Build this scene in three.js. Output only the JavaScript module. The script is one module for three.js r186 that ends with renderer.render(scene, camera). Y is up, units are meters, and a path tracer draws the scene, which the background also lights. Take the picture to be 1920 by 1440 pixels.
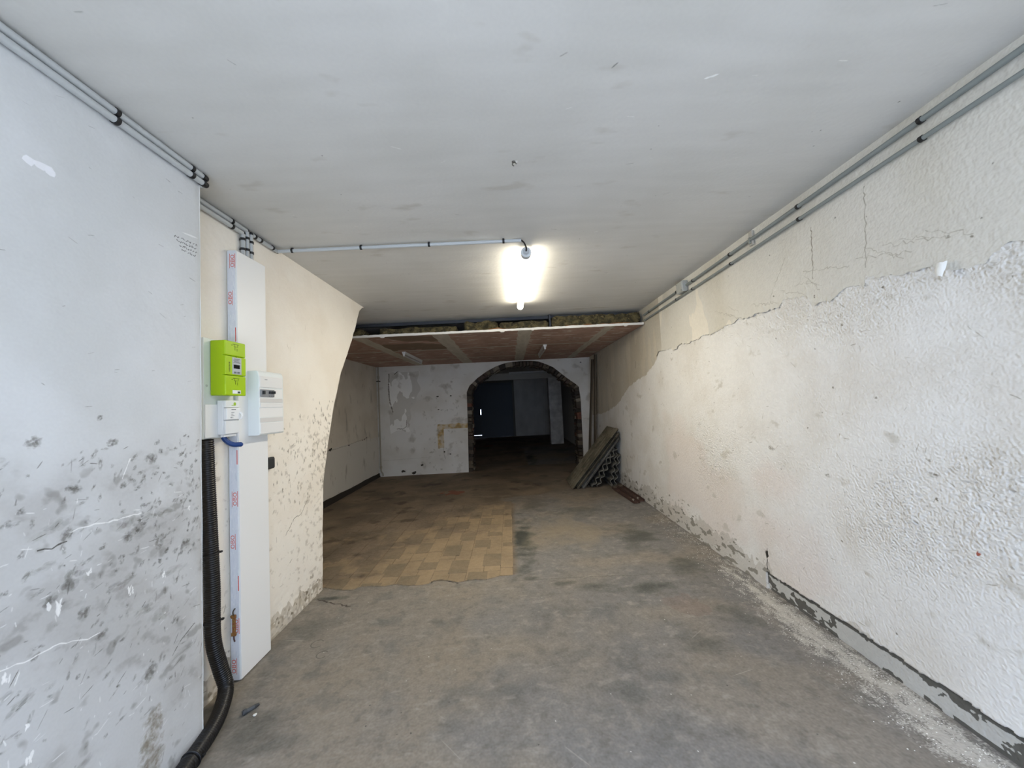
import * as THREE from 'three';
import { RectAreaLightUniformsLib } from 'three/addons/lights/RectAreaLightUniformsLib.js';
import { RoundedBoxGeometry } from 'three/addons/geometries/RoundedBoxGeometry.js';
import { mergeGeometries, mergeVertices, toCreasedNormals } from 'three/addons/utils/BufferGeometryUtils.js';

// ---------------------------------------------------------------- camera, sky, daylight, exposure
RectAreaLightUniformsLib.init();
const scene = new THREE.Scene();
const camera = new THREE.PerspectiveCamera(89.92, 4 / 3, 0.02, 200);
camera.rotation.order = 'YXZ';
camera.position.set(0, 1.38, 0);
camera.rotation.set(THREE.MathUtils.degToRad(2.998), THREE.MathUtils.degToRad(-0.464), THREE.MathUtils.degToRad(-2.8));
scene.background = new THREE.Color().setRGB(0.78, 0.93, 1.2);      // even overcast sky
scene.backgroundIntensity = 6.0;
const renderer = new THREE.WebGLRenderer({ antialias: true });
renderer.toneMapping = THREE.LinearToneMapping;
renderer.toneMappingExposure = 2.55;
renderer.shadowMap.enabled = true;
const XR = 1.742, XP = -1.37, XW = -1.535, XF = -2.8, H = 2.506, ZB = -8.15, ZO = 1.0;   // wall planes, ceiling, back wall, doorway
const daylight = new THREE.RectAreaLight(new THREE.Color().setRGB(0.78, 0.93, 1.2), 0.35, XR - XP, H - 0.1);   // the sky in the open garage doorway
daylight.position.set((XR + XP) / 2, (H - 0.1) / 2, ZO); daylight.lookAt((XR + XP) / 2, (H - 0.1) / 2, -5);
daylight.name = 'doorway_daylight'; scene.add(daylight);

// ---------------------------------------------------------------- helpers
const V = (x, y, z) => new THREE.Vector3(x, y, z);
const lerp = (a, b, t) => a + (b - a) * t, clamp = (x, a = 0, b = 1) => Math.min(b, Math.max(a, x));
const step = (a, b, x) => { const t = clamp((x - a) / (b - a)); return t * t * (3 - 2 * t); };
let seed = 12345;
const rnd = () => { seed = (Math.imul(seed, 1664525) + 1013904223) >>> 0; return seed / 4294967296; };
const rr = (a, b) => a + (b - a) * rnd();
const PERM = new Uint8Array(512), GX = new Float32Array(256), GY = new Float32Array(256);
{ const p = [...Array(256).keys()]; for (let i = 255; i > 0; i--) { const j = Math.floor(rnd() * (i + 1)); [p[i], p[j]] = [p[j], p[i]]; }
  for (let i = 0; i < 512; i++) PERM[i] = p[i & 255];
  for (let i = 0; i < 256; i++) { const a = rnd() * Math.PI * 2; GX[i] = Math.cos(a); GY[i] = Math.sin(a); } }
function N(x, y, s = 0) {                                            // gradient noise, about -1 .. 1
  x += s * 17.31; y += s * 9.73;
  const xi = Math.floor(x), yi = Math.floor(y), fx = x - xi, fy = y - yi, X = xi & 255, Y = yi & 255;
  const u = fx * fx * fx * (fx * (fx * 6 - 15) + 10), v = fy * fy * fy * (fy * (fy * 6 - 15) + 10);
  const a = PERM[X] + Y, b = PERM[X + 1] + Y;
  const g = (h, dx, dy) => GX[h] * dx + GY[h] * dy;
  const n0 = g(PERM[a & 511], fx, fy), n1 = g(PERM[b & 511], fx - 1, fy), n2 = g(PERM[(a + 1) & 511], fx, fy - 1), n3 = g(PERM[(b + 1) & 511], fx - 1, fy - 1);
  return 1.5 * ((n0 + (n1 - n0) * u) + ((n2 + (n3 - n2) * u) - (n0 + (n1 - n0) * u)) * v);
}
function F(x, y, o = 4, s = 0) { let r = 0, a = 0.55, f = 1; for (let i = 0; i < o; i++) { r += a * N(x * f, y * f, s + i * 3); a *= 0.5; f *= 2.03; } return r; }
function domes(x, y, s) {                                             // round blisters of many sizes, one to a cell
  const xi = Math.floor(x), yi = Math.floor(y); let best = 0;
  for (let j = -1; j <= 1; j++) for (let i = -1; i <= 1; i++) { const h = PERM[(PERM[(xi + i + s * 31) & 255] + yi + j) & 511], r = 0.35 + 0.55 * (PERM[h] / 255), d = Math.hypot(x - xi - i - PERM[h + 7] / 255, y - yi - j - PERM[h + 91] / 255) / r; if (d < 1) { const v = (1 - d * d) * r * (0.25 + 0.75 * PERM[h + 40] / 255); if (v > best) best = v; } }
  return best;
}
const ridge = (x, y, s = 0) => 1 - Math.abs(N(x, y, s));
function poly(pts, x) { if (x <= pts[0][0]) return pts[0][1]; for (let i = 1; i < pts.length; i++) if (x <= pts[i][0]) { const [a, b] = pts[i - 1], [c, d] = pts[i]; return lerp(b, d, (x - a) / (c - a)); } return pts[pts.length - 1][1]; }
const mix3 = (a, b, t) => [a[0] + (b[0] - a[0]) * t, a[1] + (b[1] - a[1]) * t, a[2] + (b[2] - a[2]) * t];

/* A colour map over w x h metres at ppm pixels a metre. color(x, y) gives sRGB bytes; marks(ctx) then draws flat marks in metres, y up. */
function colourMap(w, h, ppm, color, marks) {
  const W = Math.round(w * ppm), Hh = Math.round(h * ppm), cv = document.createElement('canvas'); cv.width = W; cv.height = Hh;
  const ctx = cv.getContext('2d'), im = ctx.createImageData(W, Hh), d = im.data;
  for (let j = 0, o = 0; j < Hh; j++) { const y = h - (j + 0.5) / ppm; for (let i = 0; i < W; i++, o += 4) { const c = color((i + 0.5) / ppm, y); d[o] = clamp(c[0], 0, 255); d[o + 1] = clamp(c[1], 0, 255); d[o + 2] = clamp(c[2], 0, 255); d[o + 3] = 255; } }
  ctx.putImageData(im, 0, 0);
  if (marks) { ctx.setTransform(ppm, 0, 0, -ppm, 0, Hh); marks(ctx); }
  const t = new THREE.CanvasTexture(cv); t.colorSpace = THREE.SRGBColorSpace; t.magFilter = THREE.LinearFilter; return t;
}
/* A height map in metres (bumpScale 1), one float a pixel. */
function heightMap(w, h, ppm, height) {
  const W = Math.round(w * ppm), Hh = Math.round(h * ppm), a = new Float32Array(W * Hh);
  for (let j = 0, o = 0; j < Hh; j++) for (let i = 0; i < W; i++, o++) a[o] = height((i + 0.5) / ppm, (j + 0.5) / ppm);
  const t = new THREE.DataTexture(a, W, Hh, THREE.RedFormat, THREE.FloatType); t.magFilter = THREE.LinearFilter; t.needsUpdate = true; return t;
}
const std = (o) => new THREE.MeshStandardMaterial({ roughness: 0.9, metalness: 0, ...o });
const col = (hex, roughness = 0.8, o = {}) => std({ color: hex, roughness, ...o });
function shade(o) { o.traverse((m) => { if (m.isMesh) { m.castShadow = m.receiveShadow = true; } }); return o; }
const names = new Map();
function numbered(n) { const k = names.get(n) ?? 0; names.set(n, k + 1); return k ? n + '_' + String(k).padStart(3, '0') : n; }
function mesh(name, geo, mat, parent) { const m = new THREE.Mesh(geo, mat); m.name = name; if (parent) parent.add(m); return m; }
function thing(name, label, category, pos = [0, 0, 0], o = new THREE.Group()) { o.name = numbered(name); o.position.set(...pos); o.userData = { label, category }; scene.add(o); return o; }
function structure(name, label, category, o = new THREE.Group()) { thing(name, label, category, [0, 0, 0], o); o.userData.kind = 'structure'; return o; }
const part = (name, geo, mat, parent, label) => { const m = mesh(name, geo, mat, parent); if (label) m.userData.label = label; return m; };
const box = (w, h, d, x = 0, y = 0, z = 0) => new THREE.BoxGeometry(w, h, d).translate(x, y, z);
const rbox = (w, h, d, r, x = 0, y = 0, z = 0, s = 3) => new RoundedBoxGeometry(w, h, d, s, r).translate(x, y, z);
const span = (x0, x1, y0, y1, z0, z1, r = 0) => (r ? rbox(Math.abs(x1 - x0), Math.abs(y1 - y0), Math.abs(z1 - z0), r) : box(Math.abs(x1 - x0), Math.abs(y1 - y0), Math.abs(z1 - z0))).translate((x0 + x1) / 2, (y0 + y1) / 2, (z0 + z1) / 2);
const cyl = (r, h, seg = 20, r2 = r) => new THREE.CylinderGeometry(r, r2, h, seg);
const merge = (l) => mergeGeometries(l.map((g) => { const q = g.index ? g.toNonIndexed() : g; for (const k of Object.keys(q.attributes)) if (!['position', 'normal', 'uv'].includes(k)) q.deleteAttribute(k); return q; }));
const tubeAlong = (pts, r, seg = 40, rad = 12, tension = 0) => { const c = tension === 0 ? new THREE.CurvePath() : new THREE.CatmullRomCurve3(pts, false, 'catmullrom', 0.5); if (tension === 0) for (let i = 1; i < pts.length; i++) c.add(new THREE.LineCurve3(pts[i - 1], pts[i])); return new THREE.TubeGeometry(c, seg, r, rad); };
const rod = (a, b, r, rad = 14) => { const d = b.clone().sub(a), g = cyl(r, d.length(), rad); g.applyQuaternion(new THREE.Quaternion().setFromUnitVectors(V(0, 1, 0), d.normalize())); return g.translate((a.x + b.x) / 2, (a.y + b.y) / 2, (a.z + b.z) / 2); };
/* A grid whose points are P(u, v), facing the side from which u runs rightwards and v upwards. */
function grid(nu, nv, P) {
  const p = [], uv = [], ix = [];
  for (let j = 0; j <= nv; j++) for (let i = 0; i <= nu; i++) { const u = i / nu, v = j / nv; p.push(...P(u, v)); uv.push(u, v); }
  for (let j = 0; j < nv; j++) for (let i = 0; i < nu; i++) { const a = j * (nu + 1) + i, b = a + 1, c = a + nu + 1, d = c + 1; ix.push(a, b, d, a, d, c); }
  const g = new THREE.BufferGeometry(); g.setAttribute('position', new THREE.Float32BufferAttribute(p, 3)); g.setAttribute('uv', new THREE.Float32BufferAttribute(uv, 2)); g.setIndex(ix); g.computeVertexNormals(); return g;
}
/* Marks on plaster, all in metres. */
function streak(ctx, x, y, len, wid, ang, colr, a) {                // a torn scratch: a wobbling tapered sliver
  ctx.save(); ctx.translate(x, y); ctx.rotate(ang); ctx.globalAlpha = a; ctx.fillStyle = colr; ctx.beginPath(); ctx.moveTo(-len / 2, 0);
  const n = 5; let k = rr(-1, 1) * wid * 0.7; for (let i = 1; i < n; i++) ctx.lineTo(-len / 2 + (len * i) / n, wid * rr(0.25, 0.6) + k * i / n); ctx.lineTo(len / 2, k); for (let i = n - 1; i > 0; i--) ctx.lineTo(-len / 2 + (len * i) / n, -wid * rr(0.2, 0.6) + k * i / n);
  ctx.closePath(); ctx.fill(); ctx.restore();
}
function smudge(ctx, x, y, rx, ry, ang, rgb, a) {                    // a rubbed black scuff: many small dabs
  ctx.save(); ctx.translate(x, y); ctx.rotate(ang); ctx.fillStyle = rgb;
  const n = 26; for (let i = 0; i < n; i++) { const t = rnd() * 6.283, q = Math.sqrt(rnd()); ctx.globalAlpha = a * rr(0.15, 0.5) * (1.1 - q * 0.8); ctx.beginPath(); ctx.ellipse(Math.cos(t) * q * rx, Math.sin(t) * q * ry, rx * rr(0.12, 0.42), ry * rr(0.15, 0.5), rr(-0.5, 0.5), 0, 6.283); ctx.fill(); }
  ctx.restore();
}
function chip(ctx, x, y, r, colr, a, flat = 1) {                     // an angular flake or hole
  ctx.save(); ctx.globalAlpha = a; ctx.fillStyle = colr; ctx.beginPath(); const n = 9, t0 = rnd() * 6; for (let i = 0; i < n; i++) { const q = r * rr(0.5, 1.15), t = t0 + (i / n) * 6.283; ctx.lineTo(x + Math.cos(t) * q, y + Math.sin(t) * q * flat); } ctx.closePath(); ctx.fill(); ctx.restore();
}
function crackLine(ctx, pts, wid, colr, a, wob = 0.006) {
  ctx.save(); ctx.globalAlpha = a; ctx.strokeStyle = colr; ctx.lineJoin = 'round'; 
  let [x, y] = pts[0]; for (let k = 1; k < pts.length; k++) { const [x1, y1] = pts[k], n = Math.max(2, Math.round(Math.hypot(x1 - pts[k - 1][0], y1 - pts[k - 1][1]) / 0.015)); for (let i = 1; i <= n; i++) { const t = i / n, nx = lerp(pts[k - 1][0], x1, t) + (t < 1 ? rr(-wob, wob) : 0), ny = lerp(pts[k - 1][1], y1, t) + (t < 1 ? rr(-wob, wob) : 0); ctx.lineWidth = wid * rr(0.4, 1.3); ctx.beginPath(); ctx.moveTo(x, y); ctx.lineTo(nx, ny); ctx.stroke(); x = nx; y = ny; } }
  ctx.restore();
}

// ---------------------------------------------------------------- the setting: the peeling long wall (s = distance into the garage = -z)
const LIP = [[-1, 1.84], [1.25, 1.847], [1.3, 1.84], [1.355, 1.798], [1.46, 1.812], [1.495, 1.85], [1.59, 1.867], [1.69, 1.878], [1.812, 1.915], [1.82, 1.866], [1.935, 1.889], [2.018, 1.85], [2.147, 1.873], [2.174, 1.918], [2.36, 1.957], [2.423, 1.912], [2.95, 1.928], [3.17, 1.903], [3.43, 1.893], [4.08, 1.879], [4.37, 1.9], [4.5, 1.8], [4.83, 1.672], [5.55, 1.56], [6.2, 1.3], [7, 1.15], [8.3, 1.05]];
const lipY = (s, y) => poly(LIP, s) + 0.02 * N(s * 7, y * 4, 3) + 0.012 * N(s * 26, y * 20, 4);
const PLINTH = (s) => 0.118 + 0.006 * N(s * 9, 0.5, 6) + 0.004 * N(s * 40, 0.3, 7);
const blister = (s, y) => clamp(0.2 + 0.9 * step(0.0, 0.5, F(s * 0.9, y * 1.1, 3, 11) + 0.28 - 0.16 * Math.abs(s - 1.5) + 0.25 * step(1.6, 1.2, s)) * step(0.45, 0.85, y + 0.25 * N(s * 1.3, 0, 8)));
function rightHeight(s, y) {
  const up = step(-0.004, 0.004, y - lipY(s, y));
  const m = blister(s, y) * (1 - up);
const f1 = F(s * 11, y * 11, 3, 21), b = m < 0.03 ? 0 : 0.55 * domes(s * 26, y * 26, 1) + 0.5 * domes(s * 55, y * 55, 2) + 0.16 * step(0.02, 0.1, f1) + 0.3 * N(s * 85, y * 85, 22);
  let h = 0.004 * F(s * 1.3, y * 1.6, 2, 31) + up * 0.007 + m * 0.015 * b + (1 - up) * (0.0028 * Math.max(0, N(s * 7, y * 6, 33)) + 0.0012 * N(s * 30, y * 26, 35));
  h += up * (0.0016 * N(s * 5, y * 3, 37) + 0.004 * step(0.2, 0.28, F(s * 2.2, y * 3.4, 3, 41)) * step(0.3, 0.05, y - lipY(s, y)));
  return h;
}
const rightFine = (s, y) => 0.0009 * N(s * 55, y * 55, 51) + 0.0006 * N(s * 110, y * 110, 53) + 0.0035 * blister(s, y) * (y < lipY(s, y) ? 1 : 0) * Math.max(0, N(s * 62, y * 62, 55));
function rightColour(s, y) {
  const d = y - lipY(s, y), up = d > 0, n = F(s * 2.1, y * 2.1, 4, 61), g = N(s * 90, y * 90, 63) * 3 + N(s * 31, y * 31, 64) * 3;
  let c;
  if (up) {
    c = [218, 214, 203]; c = mix3(c, [208, 202, 187], step(-0.1, 0.5, F(s * 1.4, y * 0.7, 3, 65)));
    if (s > 2.9) { const bare = F(s * 3.1, y * 1.0, 3, 67) + 0.25 * N(s * 9, y * 2, 68); if (bare > 0.16) c = mix3(c, [232, 225, 210], 0.85); if (s > 4.3) c = mix3(c, [176, 165, 143], 0.5 + 0.25 * n); }
  } else {
    c = [234, 232, 227]; c = mix3(c, [221, 217, 209], step(-0.2, 0.5, n));
    const pink = step(0.15, 0.45, F(s * 1.1 + 3, y * 1.3, 3, 71) - Math.hypot((s - 3.5) / 2.0, (y - 0.55) / 0.9) + 0.75); c = mix3(c, [226, 207, 196], 0.3 * pink);
    const dirty = F(s * 5, y * 8, 4, 73) + 0.35 * N(s * 2, 0, 74); if (dirty > 0.4) c = mix3(c, [186, 180, 166], clamp((dirty - 0.4) * 3, 0, 0.45));
    const base = 0.11 + 0.1 * N(s * 3, 1, 75) + 0.05 * N(s * 17, y * 11, 76) + (s > 2.7 ? 0.03 : -0.06); if (y < base + PLINTH(s) * 0.4) c = mix3(c, [184, 178, 167], 0.5);
    if (s > 2.72 && y < 0.2 && F(s * 9, y * 19, 4, 77) + 0.5 * (0.1 - y) > 0.2) c = [146, 141, 130];
  }
  if (s < 2.76 && y < PLINTH(s)) {                                   // the cement plinth, its grey paint peeling off dark cement
    const peel = F(s * 7, y * 10, 4, 81) + (y > PLINTH(s) - 0.022 ? 0.6 : 0) + (y < 0.02 ? 0.25 : 0) + 0.3 * N(s * 1.6, 0, 82) + (s < 1.75 ? 0.16 : 0);
    c = peel > 0.17 ? [92, 90, 84] : [190, 189, 183];
  }
  const t = n * 7 + g; return [c[0] + t, c[1] + t, c[2] + t];
}
const wallRight = structure('wall_right', 'long whitewashed masonry wall with peeling blistered paint', 'wall');
function rightSection(s0, s1, ppm, gridStep, marks) {
  const w = s1 - s0, m = std({ roughness: 0.93, map: colourMap(w, H, ppm, (x, y) => rightColour(s0 + x, y), marks && ((ctx) => { ctx.translate(-s0, 0); marks(ctx); })) });
  m.bumpMap = heightMap(w, H, Math.min(ppm, 420), (x, y) => rightFine(s0 + x, y) + 0.8 * rightHeight(s0 + x, y)); m.bumpScale = 1;
  const nu = Math.round(w / gridStep), nv = Math.round(H / gridStep);
  const P = (u, v) => { const s = s1 - u * w, y = v * H; const k = s < 2.76 && y < PLINTH(s) ? -0.012 : 0; return [XR + 0.004 - rightHeight(s, y) - k, y, -s]; };
  const g = grid(nu, nv, P); const uv = g.attributes.uv; for (let i = 0; i < uv.count; i++) uv.setX(i, 1 - uv.getX(i));
  const ix = g.index.array; for (let i = 0; i < ix.length; i += 3) { const t = ix[i]; ix[i] = ix[i + 1]; ix[i + 1] = t; } g.computeVertexNormals();
  part('plaster', g, m, wallRight);
}
rightSection(-1.0, 1.05, 128, 0.02);
rightSection(1.05, 5.05, 460, 0.007, (c) => {
  crackLine(c, [[2.103, 2.292], [2.11, 2.15], [2.123, 2.0]], 0.006, '#8d8676', 0.8); crackLine(c, [[1.773, 2.337], [1.79, 2.1], [1.806, 1.96]], 0.004, '#8d8676', 0.7); crackLine(c, [[2.303, 2.212], [2.4, 2.1], [2.482, 1.985]], 0.003, '#9a927f', 0.6);
  crackLine(c, [[2.73, 0.29], [2.737, 0.23], [2.745, 0.14]], 0.008, '#2c2a24', 0.95, 0.004); chip(c, 2.735, 0.25, 0.022, '#2b2822', 0.95, 1.4);
  for (let i = 0; i < 240; i++) { const s = rr(1.1, 5), y = rr(0.15, 1.85); streak(c, s, y, rr(0.01, 0.06), rr(0.0015, 0.005), rr(0, 3.14), rnd() < 0.75 ? '#8f8877' : '#fbfaf6', rr(0.25, 0.7)); }
  for (let i = 0; i < 60; i++) chip(c, rr(1.1, 5), rr(0.2, 2.4), rr(0.003, 0.008), '#6d675a', rr(0.4, 0.8));
  for (const [s, y, r] of [[1.83, 1.03, 0.008], [1.6, 1.0, 0.02], [1.62, 1.06, 0.012], [2.6, 1.0, 0.03], [2.15, 0.9, 0.02]]) smudge(c, s, y, r * 1.1, r * 0.5, 0.2, '#6d6657', 0.8);
  chip(c, 1.475, 0.73, 0.007, '#9c4a34', 0.9, 1.6);
  for (let i = 0; i < 14; i++) crackLine(c, [[rr(1.2, 3), 1.95], [rr(1.2, 3), 2.02]].map(([a, b], k, l) => [l[0][0] + k * rr(0.1, 0.3), b + rr(-0.03, 0.05)]), 0.003, '#8f8775', 0.5, 0.01);
  for (let i = 0; i < 46; i++) { const s = rr(2.8, 5), y = rr(0.02, 0.3); chip(c, s, y, rr(0.008, 0.03), rnd() < 0.6 ? '#7d7869' : '#efede6', rr(0.4, 0.8), 0.5); }
});
rightSection(5.05, 8.25, 256, 0.02, (c) => {
  for (let i = 0; i < 60; i++) streak(c, rr(5.1, 8.2), rr(0.1, 2.2), rr(0.05, 0.2), rr(0.006, 0.02), rr(1.2, 1.9), rnd() < 0.5 ? '#d8d2c2' : '#6b6453', rr(0.3, 0.7));
});
{ // the lower edge of the upper coat, lifting off the wall
  const m = wallRight.children[1].material, n = 520, g = grid(n, 5, (u, v) => { const s = lerp(1.08, 4.45, u), y0 = lipY(s, poly(LIP, s)) - 0.004, y = y0 + v * 0.05, lift = Math.max(0, 0.0095 * (0.35 + F(s * 4, 0.3, 3, 44) * 1.6)) * (1 - v) * (1 - v); return [XR + 0.004 - rightHeight(s, y0 + 0.05 * Math.max(v, 0.2)) - lift - 0.0008 * (1 - v), y, -s]; });
  const p = g.attributes.position, uv = g.attributes.uv; for (let i = 0; i < p.count; i++) uv.setXY(i, (-p.getZ(i) - 1.05) / 4, (p.getY(i) + 0.008) / H); part('paint_edge', g, m, wallRight, 'lifting edge of the upper paint coat');
}
part('masonry', span(XR + 0.03, XR + 0.25, -0.1, H + 0.15, ZO, ZB - 0.1), col(0x9a9285, 0.95), wallRight);
{ // the paint flake curling off the lip of the upper coat
  const g = grid(10, 14, (u, v) => { const a = (u - 0.5) * 1.7, r = 0.024 * (1 - 0.5 * v * v); return [XR - 0.012 - 0.02 * v - r * (Math.cos(a) - 0.3), 1.852 - 0.055 * v - 0.006 * N(u * 3, v * 3, 2), -1.475 + Math.sin(a) * r * 1.1]; });
  const back = g.clone(); back.scale(1, 1, 1).translate(0.0015, 0, 0);
  part('paint_flake', merge([g, back]), std({ color: 0xf2f1ec, side: THREE.DoubleSide }), wallRight, 'white paint flake curling off the wall');
}

// ---------------------------------------------------------------- the near side wall with scuffs (a thick pier) and the recess wall with its raking edge
function pierColour(s, y) {
  const n = F(s * 2.6, y * 2.6, 4, 101), g = N(s * 120, y * 120, 102) * 2;
  let c = mix3([217, 218, 217], [205, 206, 204], step(-0.4, 0.5, n));
  const dirt = step(0.0, 0.55, F(s * 3.3, y * 4.2, 5, 103) + 0.42 - 0.62 * Math.abs(y - 0.85)) * step(1.45, 1.1, y + 0.12 * N(s * 4, 0, 105)); c = mix3(c, [188, 187, 184], 0.6 * step(1.4, 0.95, y + 0.2 * N(s * 5, y * 5, 106))); c = mix3(c, [172, 170, 166], 0.45 * dirt); const fine = F(s * 17, y * 21, 4, 104); c = mix3(c, [150, 147, 142], 0.55 * dirt * step(0.0, 0.5, fine));
  const spots = F(s * 13, y * 13, 3, 107); if (y < 1.3 && spots > 0.3) c = mix3(c, [120, 117, 111], clamp((spots - 0.3) * 2.2, 0, 0.4) * step(1.35, 1.15, y));
  return [c[0] + g + n * 5, c[1] + g + n * 5, c[2] + g + n * 5];
}
const pierHeight = (s, y) => 0.0025 * F(s * 3, y * 3, 3, 111) + 0.00025 * N(s * 40, y * 40, 113) + 0.00012 * N(s * 90, y * 90, 115);
function pierMarks(c) {
  for (let i = 0; i < 330; i++) { const y = 0.05 + 1.25 * Math.pow(rnd(), 0.75), s = rr(0.7, 1.71); smudge(c, s, y, rr(0.004, 0.02), rr(0.003, 0.008), rr(-0.2, 1.7), '#57544e', rr(0.2, 0.75)); }
  for (let i = 0; i < 26; i++) smudge(c, rr(0.75, 1.7), rr(0.25, 1.2), rr(0.03, 0.075), rr(0.012, 0.03), rr(-0.2, 0.7), '#6f6c66', rr(0.3, 0.6));
  for (let i = 0; i < 60; i++) smudge(c, rr(1.4, 1.71), rr(0.8, 1.33), rr(0.004, 0.016), rr(0.004, 0.01), rr(0.2, 1.4), '#44423d', rr(0.4, 0.9));
  for (let i = 0; i < 190; i++) streak(c, rr(0.7, 1.71), rr(0.0, 1.15), 0.008 + 0.04 * Math.pow(rnd(), 2), rr(0.0015, 0.004), rnd() < 0.5 ? rr(1.1, 1.9) : rr(-0.3, 0.5), '#eeedea', rr(0.35, 0.85));
  for (let i = 0; i < 160; i++) streak(c, rr(0.7, 1.71), rr(0.0, 1.3), rr(0.01, 0.05), rr(0.001, 0.003), rr(-0.3, 1.6), '#5a5751', rr(0.4, 0.9));
  crackLine(c, [[1.201, 1.054], [1.282, 1.058], [1.357, 1.048], [1.441, 1.049]], 0.004, '#f3f2ef', 0.85, 0.003); crackLine(c, [[1.0, 0.76], [1.055, 0.746], [1.118, 0.735], [1.19, 0.736], [1.265, 0.703], [1.302, 0.703]], 0.004, '#f3f2ef', 0.85, 0.003);
  crackLine(c, [[1.569, 0.461], [1.616, 0.501], [1.677, 0.527]], 0.003, '#55524c', 0.8, 0.003); crackLine(c, [[1.13, 1.028], [1.166, 1.02], [1.205, 1.029]], 0.006, '#3e3c37', 0.8, 0.004); crackLine(c, [[1.371, 1.185], [1.4, 1.253]], 0.004, '#f4f3f0', 0.9, 0.002);
  for (const [s, y, r] of [[1.12, 1.339, 0.02], [1.337, 1.318, 0.017], [1.479, 1.242, 0.02], [1.371, 1.162, 0.013], [1.23, 1.183, 0.016], [1.207, 1.192, 0.012], [1.507, 0.921, 0.022], [1.396, 0.974, 0.02], [1.631, 0.866, 0.024], [1.225, 0.916, 0.035], [1.26, 0.79, 0.02], [1.198, 1.05, 0.018], [1.094, 1.148, 0.01], [1.293, 1.404, 0.01], [1.165, 0.871, 0.02], [1.306, 0.697, 0.016], [1.468, 0.457, 0.03]]) for (let k = 0; k < 2; k++) smudge(c, s + rr(-0.4, 0.4) * r, y + rr(-0.4, 0.4) * r, r, r * 0.7, rr(-0.2, 1.2), '#55524c', 0.6);
  for (const [s, y, r] of [[1.175, 0.851, 0.026], [1.406, 0.789, 0.018], [1.267, 0.914, 0.012], [1.534, 0.791, 0.014], [1.652, 1.011, 0.012], [1.116, 0.471, 0.018], [1.118, 0.559, 0.012], [1.069, 0.721, 0.016]]) for (let k = 0; k < 5; k++) streak(c, s + rr(-0.5, 0.5) * r, y + rr(-0.6, 0.4) * r, r * rr(0.8, 1.8), r * rr(0.2, 0.5), rr(1.2, 2), '#f3f2ef', 0.85);
  for (let i = 0; i < 70; i++) { const q = rnd(); smudge(c, 1.47 + 0.03 * q + rr(-0.035, 0.035), 0.05 + 0.26 * q, rr(0.01, 0.03), rr(0.008, 0.02), rr(0, 3), '#7b7262', rr(0.3, 0.6)); }
  chip(c, 1.13, 2.165, 0.03, '#f2f2f4', 0.9, 0.6); chip(c, 1.1, 2.16, 0.02, '#f2f2f4', 0.9, 0.7); chip(c, 1.15, 2.16, 0.016, '#f2f2f4', 0.9, 0.8);
  for (let i = 0; i < 30; i++) streak(c, rr(0.75, 1.7), rr(1.35, 2.42), rr(0.008, 0.04), rr(0.001, 0.003), rr(-0.5, 0.5), '#8d8c88', rr(0.35, 0.7));
  c.save(); c.strokeStyle = '#3b3a39'; c.lineWidth = 0.002; c.globalAlpha = 0.8; // pencilled workings beside the arris
  for (let r = 0; r < 4; r++) { let x = 1.585 + r * 0.012; const y = 2.155 - r * 0.017; while (x < 1.7) { c.beginPath(); c.moveTo(x, y); for (let k = 0; k < 4; k++) c.lineTo(x + k * 0.003 + rr(-0.002, 0.002), y + 0.012 * (x - 1.6) * 5 + rr(-0.005, 0.005)); c.stroke(); x += rr(0.01, 0.02); } }
  c.restore(); streak(c, 1.665, 2.19, 0.09, 0.008, 0.1, '#f4f4f2', 0.7);
}
const wallLeft = structure('wall_left', 'white painted pier wall scuffed with black marks and white scratches', 'wall');
{
  const s0 = 0.7, s1 = 1.72, m = std({ roughness: 0.75, map: colourMap(s1 - s0, H, 800, (x, y) => pierColour(s0 + x, y), (c) => { c.translate(-s0, 0); pierMarks(c); }) });
  m.bumpMap = heightMap(s1 - s0, H, 400, (x, y) => pierHeight(s0 + x, y)); m.bumpScale = 1;
  part('plaster', grid(60, 140, (u, v) => [XP + pierHeight(lerp(s0, s1, u), v * H) - (u > 0.985 ? 0.003 : 0), v * H, -lerp(s0, s1, u)]), m, wallLeft);
  const m2 = std({ roughness: 0.75, map: colourMap(1.7, H, 200, (x, y) => pierColour(x - 1, y)) });
  part('plaster', grid(30, 60, (u, v) => [XP + pierHeight(lerp(-1, s0, u), v * H), v * H, -lerp(-1, s0, u)]), m2, wallLeft);
  part('plaster', grid(8, 60, (u, v) => [XP - u * 0.25, v * H, -1.72 - 0.003 * N(u * 3, v * 9, 3)]), col(0xdcd8cf, 0.85), wallLeft);
  part('masonry', span(XP - 0.008, XP - 0.45, -0.1, H + 0.15, ZO, -1.712), col(0xcfccc4, 0.9), wallLeft);
}
const RAKE = [[3.11, 0], [3.13, 0.427], [3.158, 0.821], [3.244, 1.09], [3.381, 1.446], [3.537, 1.74], [3.798, 2.08], [3.917, 2.265], [4.02, 2.44], [4.1, 2.49], [4.16, H]];
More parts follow.
